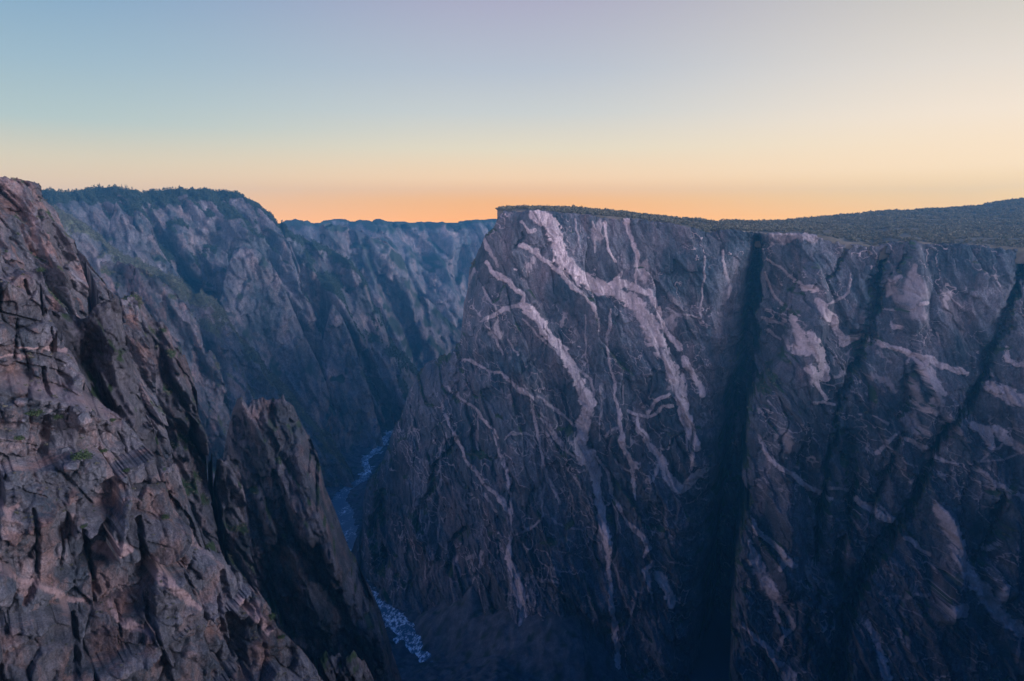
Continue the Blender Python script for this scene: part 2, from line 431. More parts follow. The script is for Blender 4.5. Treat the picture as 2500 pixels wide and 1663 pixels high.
E1_cr = [(-20, 470), (60, 462), (111, 465), (140, 468), (168, 469), (191, 467), (220, 459), (245, 455), (270, 456), (291, 459), (320, 464), (341, 470), (370, 466), (409, 462), (460, 462), (517, 463), (550, 465), (570, 469), (585, 478), (597, 490),
         (600, 486), (615, 492), (631, 496), (640, 508), (643, 519), (655, 521), (662, 526), (675, 540), (685, 549), (689, 593), (697, 650), (717, 698), (722, 732), (741, 780), (767, 819), (793, 867), (806, 901), (828, 919), (845, 953), (862, 997), (893, 1044), (930, 1110)]
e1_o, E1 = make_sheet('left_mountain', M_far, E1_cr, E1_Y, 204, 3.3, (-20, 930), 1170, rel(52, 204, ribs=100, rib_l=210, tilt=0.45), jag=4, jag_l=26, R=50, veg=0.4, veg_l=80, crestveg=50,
                      spines=[(zz(1, [(740, 250, 70), (800, 330, 80), (880, 480, 90), (1000, 620, 90), (1100, 760, 90)]), 90),
                              (zz(1, [(850, 300, 60), (930, 420, 60), (1050, 600, 70)]), 60),
                              (zz(1, [(1400, 180, 90), (1480, 400, 120), (1500, 600, 140), (1560, 850, 140)]), 80),
                              (zz(1, [(1600, 260, 100), (1700, 480, 130), (1790, 700, 150), (1850, 900, 140), (1990, 1150, 140), (2080, 1400, 120)]), 110),
                              (zz(1, [(1020, 200, 60), (1060, 330, 80), (1150, 500, 80), (1250, 700, 70)]), 60),
                              (zz(1, [(900, 250, 40), (960, 420, 50), (1060, 600, 60), (1200, 760, 50), (1330, 860, 50)]), -80),
                              (zz(1, [(700, 270, 30), (770, 430, 35), (850, 560, 40)]), -50),
                              (zz(4, [(60, 620, 60), (110, 900, 70), (220, 980, 70), (330, 1150, 70), (450, 1330, 70)]), -90)])
tag(e1_o, 'high rounded mountain on the left skyline with wooded top and steep ribbed flank', 'mountain', kind='structure')
for nm, Y0, crx, seed_, lab in [
    ('canyon_spur', 2400, [(768, 1040), (776, 930), (790, 830), (803, 765), (812, 744), (832, 768), (855, 815), (872, 860), (884, 900), (900, 945), (912, 990), (928, 1045), (940, 1100)], 331, 'three-sided buttress standing out of the hazy spur above the river bend'),
    ('canyon_spur', 2380, [(832, 1010), (838, 930), (846, 868), (852, 858), (864, 890), (880, 950), (898, 1010), (912, 1058), (925, 1110)], 337, 'lowest pointed buttress above the far bend of the river'),
    ('canyon_spur', 2230, [(255, 700), (262, 600), (270, 530), (279, 498), (285, 490), (300, 512), (318, 545), (334, 562), (360, 602), (384, 650), (402, 682), (430, 740)], 341, 'left rib of the big left mountain, dropping behind the wooded ridge'),
    ('canyon_spur', 2260, [(318, 660), (321, 570), (326, 522), (333, 512), (350, 538), (374, 575), (402, 622), (432, 668), (455, 706), (480, 760)], 347, 'second rib of the big left mountain, just right of the left rib'),
    ('canyon_spur', 2270, [(520, 860), (532, 760), (545, 690), (560, 640), (575, 612), (600, 600), (640, 618), (668, 650), (690, 690), (710, 735), (735, 790), (757, 838), (785, 895), (800, 940), (815, 1000)], 353, 'broad pinkish buttress in the middle of the big left mountain')]:
    hY = (lambda y0: (lambda x, z: y0 + 0.7 * z + 0.1 * x))(Y0)
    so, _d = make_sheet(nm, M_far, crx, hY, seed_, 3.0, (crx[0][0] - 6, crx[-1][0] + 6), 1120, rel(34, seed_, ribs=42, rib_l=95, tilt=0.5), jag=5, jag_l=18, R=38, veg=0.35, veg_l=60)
    tag(so, lab, 'cliff', kind='structure')
# ---------------------------------------------------------------- D: wooded ridge and its lower spurs
D_Y = lambda x, z: 2080 + 0.6 * z - 0.15 * x
D_cr = [(40, 480), (110, 495), (157, 515), (199, 541), (237, 565), (268, 595), (314, 626), (345, 633), (375, 648), (406, 664), (440, 679), (462, 700), (482, 721), (490, 716), (497, 710), (510, 722), (528, 725), (547, 742), (566, 763), (575, 785), (585, 805), (605, 829),
        (627, 852), (650, 874), (675, 915), (700, 936), (723, 958), (745, 990), (758, 1014), (785, 1045), (810, 1062), (850, 1130), (900, 1190)]
M_green = rock_mat('wooded_rock', 70, (0.06, 0.08, 0.09), (0.19, 0.18, 0.185), (0.34, 0.25, 0.22), vegc=(0.15, 0.165, 0.09), warm_amt=0.4)
d_o, D = make_sheet('wooded_ridge', M_green, D_cr, D_Y, 605, 2.5, (40, 900), 1270, rel(36, 605, ribs=60, rib_l=120, tilt=0.5), jag=4, jag_l=14, R=60, veg=0.45, veg_l=45, crestveg=40,
                    spines=[(zz(1, [(700, 560, 50), (730, 700, 60), (720, 800, 60)]), 30), (zz(1, [(860, 620, 50), (940, 760, 70), (980, 900, 70)]), 30),
                            (zz(1, [(1290, 840, 60), (1320, 980, 80), (1420, 1120, 80), (1500, 1300, 90), (1600, 1500, 90)]), 55),
                            (zz(1, [(1220, 860, 40), (1270, 1000, 50), (1340, 1180, 60), (1400, 1400, 60)]), -50),
                            (zz(1, [(1480, 960, 60), (1580, 1140, 90), (1720, 1330, 90), (1850, 1500, 90)]), 45)])
tag(d_o, 'ridge with a tree-covered crest running down from the left towards the river', 'ridge', kind='structure')
D2_Y = lambda x, z: 1400 + 0.5 * z
D2_cr = [(300, 640), (345, 655), (383, 675), (421, 706), (452, 744), (478, 779), (488, 805), (494, 829), (500, 858), (517, 855), (527, 872), (536, 897), (555, 955), (563, 1000), (575, 1060), (600, 1130), (640, 1230)]
d2_o, D2 = make_sheet('jagged_spur', M_mid, D2_cr, D2_Y, 706, 1.7, (300, 640), 1330, rel(24, 706, ribs=36, rib_l=60, tilt=0.6), jag=5, jag_l=9, R=16, veg=0.4, veg_l=30)
tag(d2_o, 'jagged blue-grey rock spur below the wooded ridge, ending behind the tall rock pinnacle', 'ridge', kind='structure')
# ---------------------------------------------------------------- C: the pinnacle
C_Y = lambda x, z: 640 + 0.3 * z - 0.2 * x
C_cr = [(470, 1500, 30), (520, 1300, 30), (548, 1120, 30), (560, 1050, 26), (570, 1000, 14), (580, 972, 6), (590, 967, 5), (598, 980, 5), (605, 990, 5), (615, 975, 5), (640, 971, 5), (655, 982, 5), (672, 977, 5), (686, 978, 4), (692, 963, 3), (699, 982, 5),
        (712, 990, 8), (722, 1003, 14), (735, 1035, 18), (745, 1055, 22), (762, 1080, 24), (780, 1120, 26), (790, 1160, 26), (800, 1205, 26), (815, 1240, 26), (830, 1275, 28), (860, 1360, 28), (905, 1440, 28), (945, 1530, 28), (985, 1663, 28), (1030, 1790, 28)]
c_o, C = make_sheet('rock_pinnacle', M_mid, C_cr, C_Y, 807, 0.75, (470, 1030), 1760, head=560, relief=rel(17, 807, ribs=6, rib_l=26, tilt=0.6, ay=2.4, shear=0.25), jag=0.8, jag_l=3.5, veg=0.1, veg_l=12,
                    spines=[(zz(3, [(440, 200, 90), (500, 320, 110), (520, 450, 120), (520, 600, 130), (540, 720, 130), (620, 850, 130), (720, 1000, 130), (800, 1150, 130), (900, 1350, 130)]), 40),
                            (zz(3, [(230, 180, 60), (300, 350, 90), (330, 550, 100), (400, 800, 120), (460, 1000, 130), (560, 1200, 130)]), 16)])
tag(c_o, 'tall dark rock pinnacle with a notched top, pink on its right edge, standing left of the river', 'rock pinnacle', kind='structure')
# ---------------------------------------------------------------- B: broken columns behind the near cliff
B_Y = lambda x, z: 480 + 0.4 * z - 0.35 * x
B_cr = [(150, 560), (220, 640), (262, 700), (290, 728), (310, 722), (322, 714), (337, 712), (346, 725), (355, 745), (368, 768), (375, 775), (385, 782), (397, 786), (412, 800), (418, 820), (425, 847), (447, 870), (459, 873), (466, 895), (475, 920), (487, 973), (503, 1018), (520, 1064), (530, 1120),
        (540, 1200), (550, 1300), (560, 1400), (580, 1560), (600, 1760)]
b_o, B = make_sheet('broken_cliff', M_mid, B_cr, B_Y, 908, 0.62, (150, 660), 1700, rel(15, 908, ribs=11, rib_l=20, tilt=0.8, ay=2.4, shear=0.45), jag=1.6, jag_l=3.5, R=8, veg=0.3, veg_l=12,
                    spines=[([(330, 720, 30), (345, 800, 40), (380, 900, 45), (420, 1000, 45)], 9), ([(405, 795, 30), (430, 880, 40), (470, 990, 45), (510, 1100, 45)], 9),
                            ([(300, 760, 16), (320, 860, 18), (340, 950, 20), (400, 1080, 20)], -10), ([(375, 800, 14), (395, 880, 16), (440, 980, 18), (480, 1080, 20), (520, 1200, 30)], -12)])
tag(b_o, 'dark cliff broken into leaning columns, behind the nearest rock face on the left', 'cliff', kind='structure')
B2_Y = lambda x, z: 285 + 0.3 * z - 0.3 * x
B2_cr = [(240, 1100), (285, 1010), (300, 960), (310, 915), (318, 905), (326, 915), (335, 940), (350, 985), (358, 1000), (370, 1030), (380, 1060), (400, 1110), (420, 1160), (440, 1185), (450, 1215), (470, 1262), (500, 1310), (530, 1340), (545, 1390), (560, 1450), (590, 1600), (610, 1760)]
b2_o, B2 = make_sheet('leaning_column', M_mid, B2_cr, B2_Y, 919, 0.4, (240, 610), 1700, rel(8, 919, ribs=6, rib_l=11, tilt=0.8, ay=2.4, shear=0.45), jag=0.8, jag_l=2.0, R=5, veg=0.25, veg_l=7,
                      spines=[([(318, 910, 26), (345, 1000, 34), (375, 1080, 36), (420, 1200, 40), (470, 1320, 40)], 7)])
tag(b2_o, 'narrow leaning rock column in the shade right behind the nearest cliff', 'cliff', kind='structure')
# ---------------------------------------------------------------- A2: upper left cliff
A2_Y = lambda x, z: 335 + 0.3 * x + 0.65 * z
A2_cr = [(-220, 415, 4), (-100, 422, 4), (0, 431, 4), (40, 436, 4), (75, 440, 4), (98, 446, 4), (106, 458, 5), (112, 478, 8), (122, 488, 8), (135, 500, 9), (150, 520, 9), (158, 545, 9), (170, 570, 9), (190, 600, 9), (218, 632, 9), (228, 655, 9), (250, 682, 8), (262, 700, 8), (276, 718, 6), (298, 731, 5), (303, 790, 5), (308, 900, 5), (315, 1100, 5)]
a2_o, A2 = make_sheet('upper_left_cliff', M_near, A2_cr, A2_Y, 111, 0.33, (-180, 420), 1120, rel(9, 111, ribs=7, rib_l=13, tilt=0.8, ay=2.6, shear=0.55, rough=1.4), jag=0.7, jag_l=2.5, veg=0.0, veg_l=9,
                      spines=[(zz(1, [(0, 200, 60), (120, 330, 70), (230, 520, 80), (350, 700, 90)]), 5), (zz(1, [(190, 180, 60), (300, 420, 70), (420, 620, 80), (560, 820, 90)]), 5),
                              (zz(1, [(140, 400, 26), (240, 560, 26), (330, 640, 26)]), -4)])
tag(a2_o, 'steep sunlit grey-brown cliff at the upper left, its flat top cut by the left edge of the picture', 'cliff', kind='structure')
B3_Y = lambda x, z: 232 + 0.3 * z - 0.25 * x
B3_cr = [(60, 790), (100, 765), (124, 754), (145, 762), (160, 772), (185, 776), (202, 784), (212, 774), (222, 762), (239, 747), (250, 742), (262, 736), (275, 732), (288, 728), (298, 733), (305, 760), (310, 800), (318, 830), (324, 870), (330, 915), (345, 960), (352, 990), (365, 1020), (390, 1100), (420, 1180), (460, 1290), (500, 1400)]
b3_o, B3 = make_sheet('shaded_buttress', M_mid, B3_cr, B3_Y, 929, 0.32, (60, 500), 1420, rel(8, 929, ribs=6, rib_l=10, tilt=0.75, ay=2.2, shear=0.35), jag=0.4, jag_l=2.0, R=4, veg=0.2, veg_l=7,
                      spines=[([(250, 745, 20), (262, 830, 26), (285, 920, 30), (320, 1020, 30)], 6), ([(215, 770, 12), (222, 850, 14), (240, 940, 16), (270, 1020, 16)], -7)])
tag(b3_o, 'shaded ribbed buttress between the pale upper slope and the nearest blocks', 'cliff', kind='structure')
# ---------------------------------------------------------------- A: the nearest cliff, with ledges
A_Y = lambda x, z: 190 + 0.18 * x + 0.38 * z
A_cr = [(-220, 560), (-100, 590), (0, 615), (25, 618), (40, 655), (75, 668), (100, 680), (115, 690), (122, 720), (125, 745), (128, 790), (150, 800), (187, 828), (188, 867), (200, 878), (214, 890), (230, 935), (240, 955), (262, 998), (291, 1025), (318, 1041), (338, 1060), (355, 1077), (380, 1110), (386, 1132),
        (400, 1150), (415, 1185), (420, 1215), (425, 1235), (450, 1270), (470, 1290), (488, 1312), (505, 1350), (520, 1362), (568, 1378), (574, 1400), (600, 1412), (622, 1432), (625, 1450), (655, 1478), (660, 1500), (668, 1520), (690, 1540), (720, 1565), (740, 1590), (762, 1630), (790, 1663), (830, 1760)]
def ledges(x, z, specs, seed):
    """Benches in the face: above each traced line the rock stands farther back. specs: pts (px, py), step, run"""
    out = 0
    for pts, step, run in specs:
        qx, qy, qz = on_plane(np.array([p[0] for p in pts]), np.array([p[1] for p in pts]), A_Y)
        fade = np.clip((x - qx[0]) / 3, 0, 1) * np.clip((qx[-1] - x) / 3, 0, 1)
        l = np.interp(x, qx, qz) + 0.8 * fbm(x / 4, x * 0, seed, 4)
        t = np.clip((z - l) / run, 0, 1)
        out = out + step * t * fade
    return out
def a_extra(X, Y, Z, Zr, PX, PY, tint):
    vein = np.zeros_like(X)
    Y = Y + ledges(X, Zr, [([(-200, 985), (0, 960), (100, 985), (200, 1000), (262, 1040), (330, 1080)], 10.5, 3.4),
                           ([(-200, 640), (-50, 660), (110, 745)], 4, 1.2),
                           ([(-200, 1250), (0, 1262), (150, 1262), (290, 1262), (330, 1255), (480, 1305)], 3.6, 1.3),
                           ([(-200, 1080), (40, 1080), (160, 1130), (230, 1128)], 3.0, 1.5),
                           ([(430, 1360), (520, 1375), (580, 1395)], 2.5, 1.0),
                           ([(560, 1495), (640, 1500), (680, 1530)], 2.0, 1.0)], 71)
    Y = Y + 0.0
    qx, _, qz = on_plane(np.array([-200., 0, 100, 200, 262, 330]), np.array([985., 960, 985, 1000, 1040, 1080]), A_Y)
    hl = Zr - np.interp(X, qx, qz)
    vein = np.where((X < qx[-1]), 0.5 * np.clip(1 - np.abs(hl - 1.8) / 2.2, 0, 1), 0) * np.clip(1.0 + fbm(X / 2.5, Zr / 1.5, 12, 4), 0, 1)
    wx = PX + 9 * fbm(PX / 40, PY / 40, 8, 4); wy = PY + 9 * fbm(PX / 40 + 5, PY / 40, 9, 4)
    for pts in A_VEINS:
        d = seg_dist(wx, wy, [(p[0], p[1], p[2] / 2) for p in pts])
        vein = np.maximum(vein, np.clip((1.1 - d) * 3, 0, 1))
    for pts, dep in A_CRACKS:
        d = seg_dist(PX + 3 * fbm(PX / 18, PY / 18, 4, 3), PY, [(p[0], p[1], p[2] / 2) for p in pts])
        Y = Y + 1.05 * dep * np.clip(1.15 - d, 0, 1) ** 0.5
    return Y, tint, vein * 0.85
A_VEINS = [zz(2, [(0, 960, 20), (60, 1010, 30), (180, 1050, 40), (300, 1090, 40), (400, 1140, 36), (460, 1120, 26)]),
           zz(2, [(820, 900, 40), (860, 1010, 60), (950, 1090, 60), (1060, 1170, 40)]),
           zz(2, [(0, 640, 34), (60, 680, 34), (110, 650, 20)]),
           zz(2, [(590, 1140, 18), (640, 1240, 30), (740, 1280, 40), (830, 1330, 36)]),
           zz(2, [(1300, 1160, 50), (1380, 1200, 90), (1430, 1290, 60)]),
           zz(2, [(520, 840, 50), (600, 870, 110), (680, 850, 60)]),
           [(0, 902, 5), (40, 897, 6), (80, 903, 6), (110, 895, 5)], [(65, 880, 5), (95, 873, 5), (120, 876, 5)],
           [(130, 885, 10), (160, 878, 12), (186, 868, 10)]]
A_CRACKS = [(zz(2, p), d_) for p, d_ in [([(0, 300, 9), (110, 310, 8), (210, 330, 10)], 2.0), ([(100, 560, 10), (170, 590, 12), (260, 610, 10)], 2.0), ([(330, 760, 12), (345, 860, 14), (330, 960, 14)], 2.6),
            ([(450, 760, 16), (470, 900, 20), (500, 960, 22), (510, 1150, 16)], 3.0), ([(620, 1140, 12), (650, 1250, 14), (640, 1400, 14)], 2.4), ([(1050, 900, 18), (1000, 1000, 22), (1050, 1110, 14)], 2.8),
            ([(200, 880, 12), (210, 1000, 14)], 2.2), ([(650, 250, 10), (700, 330, 12), (690, 420, 10)], 2.0), ([(820, 1100, 16), (830, 1250, 18), (870, 1400, 18)], 2.6), ([(1180, 1120, 18), (1200, 1300, 24), (1280, 1480, 24)], 3.2),
            ([(400, 130, 10), (390, 200, 12)], 2.5), ([(380, 560, 8), (480, 600, 9), (600, 590, 9)], 1.8), ([(780, 820, 8), (900, 850, 9)], 1.8), ([(50, 440, 12), (40, 520, 16)], 2.5), ([(700, 1370, 10), (780, 1400, 10), (960, 1420, 10)], 2.2)]] + [([(0, 777, 5), (60, 792, 6), (125, 808, 5)], 3.0), ([(64, 800, 6), (62, 850, 7), (58, 905, 8)], 3.0), ([(155, 820, 4), (158, 855, 4), (153, 885, 4)], 2.0),
            ([(60, 885, 4), (120, 893, 5), (186, 912, 4)], 2.5), ([(60, 915, 5), (100, 925, 7), (133, 930, 6)], 3.0), ([(134, 930, 10), (134, 985, 12)], 4.0),
            ([(20, 700, 10), (18, 745, 12), (15, 780, 10)], 4.0), ([(88, 700, 8), (95, 735, 8)], 3.5),
            ([(128, 1040, 22), (118, 1080, 26), (105, 1130, 20)], 4.5), ([(340, 1265, 12), (350, 1340, 16), (362, 1400, 18), (368, 1480, 20), (365, 1540, 18)], 4.5),
            ([(175, 940, 14), (195, 965, 12)], 2.0), ([(150, 930, 4), (200, 950, 4)], 2.0), ([(545, 1400, 14), (560, 1480, 24), (580, 1560, 30), (600, 1663, 30)], 4.0),
            ([(88, 1260, 10), (95, 1340, 12), (90, 1420, 12), (60, 1480, 12)], 3.0), ([(210, 1300, 10), (220, 1380, 12), (240, 1450, 12)], 3.0), ([(180, 1500, 14), (190, 1600, 16), (185, 1663, 16)], 3.5),
            ([(0, 1120, 10), (60, 1150, 10), (150, 1160, 10), (230, 1240, 10)], 2.5)]
def a_rel(x, z):
    d1, t1 = rock(x, z, 11.5, 121, shear=0.10, ay=1.2, amp=(0.9, 0.8, 0.65, 0.5), tilt=0.5, rough=0.6, warp=0.05, crack=0.12, flute=0.02, off=0.4)
    q = (z + 0.22 * x + 2.2 * fbm(x / 14, z / 30, 36, 3) + 1.5 * facet(x / 9, z / 40, 37, tilt=0.2, off=1.0)[0]) / 8.5
    fq = q - np.floor(q)
    d1 = d1 + 0.34 * 8.5 * (sm((fq - 0.72) / 0.28) - fq)
    big, _, rb_ = facet((x + 0.1 * z) / 21 + 0.1 * fbm(x / 20, z / 20, 38, 2), z / 17 - x / 60, 39, tilt=0.30, off=0.24)
    d1 = d1 + 21 * big; t1 = t1 * 0.8 + (rb_ - 0.5) * 0.4
    return d1 - 0.9 * (ridged(x / 12, z / 30, 33, 4) - 0.9), t1
a_o, A = make_sheet('near_cliff', M_near, A_cr, A_Y, 121, 0.185, (-160, 830), 1760, a_rel, jag=0.55, jag_l=2.6, R=3.5, veg=-1.2, veg_l=5, extra=a_extra, over=0.2)
tag(a_o, 'nearest blocky rock cliff filling the lower left, with a rubble ledge and joints', 'cliff', kind='structure')
A3_Y = lambda x, z: 208 + 0.32 * z
A3_cr = [(340, 1260), (372, 1165), (380, 1148), (395, 1140), (420, 1137), (430, 1140), (438, 1155), (448, 1190), (455, 1207), (464, 1235), (472, 1262), (480, 1280), (490, 1305), (505, 1350), (520, 1420), (530, 1500)]
a3_o, A3 = make_sheet('rock_blade', M_near, A3_cr, A3_Y, 131, 0.2, (340, 530), 1450, rel(5, 131, ribs=2, rib_l=6, tilt=0.7, ay=2.5, shear=0.4), jag=0.25, jag_l=1.2, R=2.5, veg=0.0, veg_l=5)
tag(a3_o, 'slanting dark blade of rock with a pale right edge, leaning over the near cliff', 'cliff', kind='structure')
# a small lower spur in the bottom centre
A4_Y = lambda x, z: 240 + 0.3 * z
A4_cr = [(700, 1720), (745, 1660), (770, 1640), (790, 1612), (840, 1604), (858, 1600), (866, 1598), (875, 1612), (890, 1630), (905, 1650), (930, 1700), (960, 1760)]
a4_o, A4 = make_sheet('low_outcrop', M_mid, A4_cr, A4_Y, 141, 0.3, (700, 960), 1780, rel(6, 141, ribs=3, rib_l=8, tilt=0.7, ay=2.0), jag=0.4, jag_l=2, R=4, veg=0.5, veg_l=6)
tag(a4_o, 'small rounded outcrop at the bottom edge beneath the tall pinnacle', 'cliff', kind='structure')

# ---------------------------------------------------------------- H + I: the great banded wall, the chimney and the right-hand wall
def H_Y(x, z):
    return 1150 + 0.32 * z + np.where(np.asarray(x) < 0, -0.9, -0.22) * x
H_cr = [(780, 1460, 30), (820, 1400, 40), (850, 1360, 40), (866, 1320, 50), (872, 1260, 50), (884, 1200, 50), (900, 1180, 50), (923, 1143, 60), (952, 1056, 60), (966, 1040, 60), (992, 962, 60), (1010, 930, 60), (1027, 905, 60), (1050, 893, 60), (1083, 876, 60), (1100, 868, 60),
        (1118, 844, 60), (1120, 819, 70), (1128, 746, 70), (1137, 713, 70), (1141, 664, 70), (1161, 623, 60), (1184, 574, 50), (1202, 558, 35), (1210, 545, 30), (1219, 522, 24), (1232, 513, 12), (1304, 514, 3), (1350, 517, 3), (1450, 524, 3), (1550, 532, 5), (1655, 548, 7), (1713, 560, 8),
        (1741, 566, 6), (1770, 560, 3), (1800, 562, 3), (1865, 568, 4), (1957, 568, 4), (2025, 576, 6), (2060, 590, 6), (2095, 592, 6), (2130, 600, 6), (2150, 598, 6), (2176, 590, 6), (2228, 588, 6), (2300, 596, 8), (2362, 595, 8), (2477, 603, 8), (2640, 608, 8)]
V5 = [[(500, 150, 60), (580, 190, 80), (620, 270, 90), (655, 340, 70), (660, 420, 70), (720, 480, 75), (800, 540, 85), (880, 590, 75), (930, 605, 60), (1000, 620, 70), (1060, 660, 85), (1120, 720, 90), (1170, 790, 90), (1215, 870, 90), (1255, 960, 75), (1290, 1030, 60), (1330, 1090, 85), (1355, 1170, 90), (1380, 1230, 70), (1395, 1300, 60), (1405, 1370, 55), (1430, 1430, 50), (1450, 1500, 45), (1470, 1560, 40)],
      [(930, 590, 50), (1000, 560, 55), (1070, 575, 40), (1130, 605, 35), (1190, 630, 35), (1220, 680, 40), (1250, 740, 30), (1270, 820, 25), (1310, 880, 35), (1360, 930, 35), (1375, 960, 25)], [(1395, 1010, 25), (1410, 1040, 35), (1440, 1100, 30), (1490, 1170, 35), (1510, 1230, 30)],
      [(420, 340, 20), (490, 370, 30), (560, 420, 30), (630, 480, 30), (690, 540, 28), (740, 590, 28), (800, 640, 22), (850, 710, 20), (880, 780, 18), (895, 850, 14)],
      [(200, 300, 15), (215, 370, 20), (260, 410, 20), (285, 470, 18)], [(215, 440, 14), (245, 500, 20), (300, 535, 35), (360, 570, 30), (400, 610, 30), (440, 640, 25), (435, 700, 35), (480, 740, 45), (530, 790, 50), (560, 850, 50), (610, 900, 50), (660, 960, 50), (700, 1030, 55), (740, 1100, 55), (770, 1180, 60), (810, 1240, 80), (825, 1300, 80), (800, 1380, 65), (790, 1450, 70), (780, 1568, 75)],
      [(440, 690, 24), (370, 715, 22), (300, 735, 20), (240, 765, 18), (180, 790, 12)], [(430, 770, 10), (480, 830, 12), (540, 890, 14), (600, 950, 16), (650, 1000, 16), (720, 1050, 20), (780, 1090, 20), (830, 1140, 18), (850, 1200, 18), (855, 1240, 18)],
      [(190, 600, 12), (220, 660, 16), (260, 700, 14), (275, 730, 10)], [(50, 1010, 12), (130, 1040, 16), (200, 1075, 16), (240, 1110, 20), (300, 1100, 14), (350, 1150, 22), (420, 1210, 24), (490, 1250, 20), (490, 1320, 18), (510, 1400, 18), (530, 1480, 16), (540, 1568, 14)],
      [(20, 1180, 12), (70, 1250, 14), (130, 1310, 18), (180, 1370, 18), (240, 1430, 12), (280, 1490, 10)], [(160, 1370, 10), (155, 1450, 10), (170, 1540, 10)],
      [(520, 1240, 12), (580, 1290, 16), (640, 1330, 18), (690, 1370, 14), (745, 1425, 12)], [(520, 1330, 12), (570, 1380, 18), (610, 1440, 20), (650, 1500, 20), (690, 1560, 18)],
      [(810, 760, 6), (805, 900, 8), (815, 1000, 8), (830, 1100, 8)], [(960, 720, 16), (950, 850, 20), (930, 950, 14), (955, 1050, 14), (970, 1150, 16), (985, 1250, 16), (1000, 1350, 14), (1020, 1430, 18), (1030, 1500, 25), (1040, 1568, 30)],
      [(890, 1180, 12), (905, 1280, 10), (900, 1400, 8), (895, 1500, 8)], [(1025, 1160, 8), (1040, 1230, 10), (1035, 1290, 8)], [(1060, 1340, 18), (1110, 1360, 14), (1170, 1365, 18), (1230, 1340, 25), (1280, 1310, 20), (1330, 1300, 15)],
      [(1180, 1340, 20), (1210, 1290, 30), (1260, 1260, 25), (1310, 1230, 25)], [(1120, 1380, 14), (1120, 1430, 25), (1160, 1490, 30), (1210, 1560, 35)],
      [(745, 180, 12), (760, 280, 8), (780, 360, 6)], [(850, 200, 14), (860, 300, 12), (860, 380, 10)], [(915, 210, 30), (930, 290, 22), (950, 380, 20), (980, 440, 14)], [(1045, 180, 30), (1070, 250, 30), (1095, 340, 28), (1120, 420, 22), (1110, 500, 16), (1105, 570, 12)],
      [(1515, 400, 12), (1520, 550, 12), (1500, 680, 14), (1490, 770, 12)], [(1630, 380, 14), (1640, 480, 16), (1665, 580, 16), (1670, 650, 12)], [(1290, 720, 8), (1390, 755, 12), (1480, 775, 12)], [(230, 840, 10), (270, 900, 14), (310, 990, 10)], [(340, 900, 8), (400, 1000, 10)],
      [(420, 200, 14), (470, 260, 18), (520, 240, 20)], [(1000, 520, 12), (1020, 500, 12), (1015, 560, 12)], [(850, 1360, 8), (900, 1370, 8)], [(930, 1480, 14), (990, 1430, 16), (1020, 1420, 14)], [(330, 1500, 8), (370, 1460, 8), (500, 1480, 8)]]
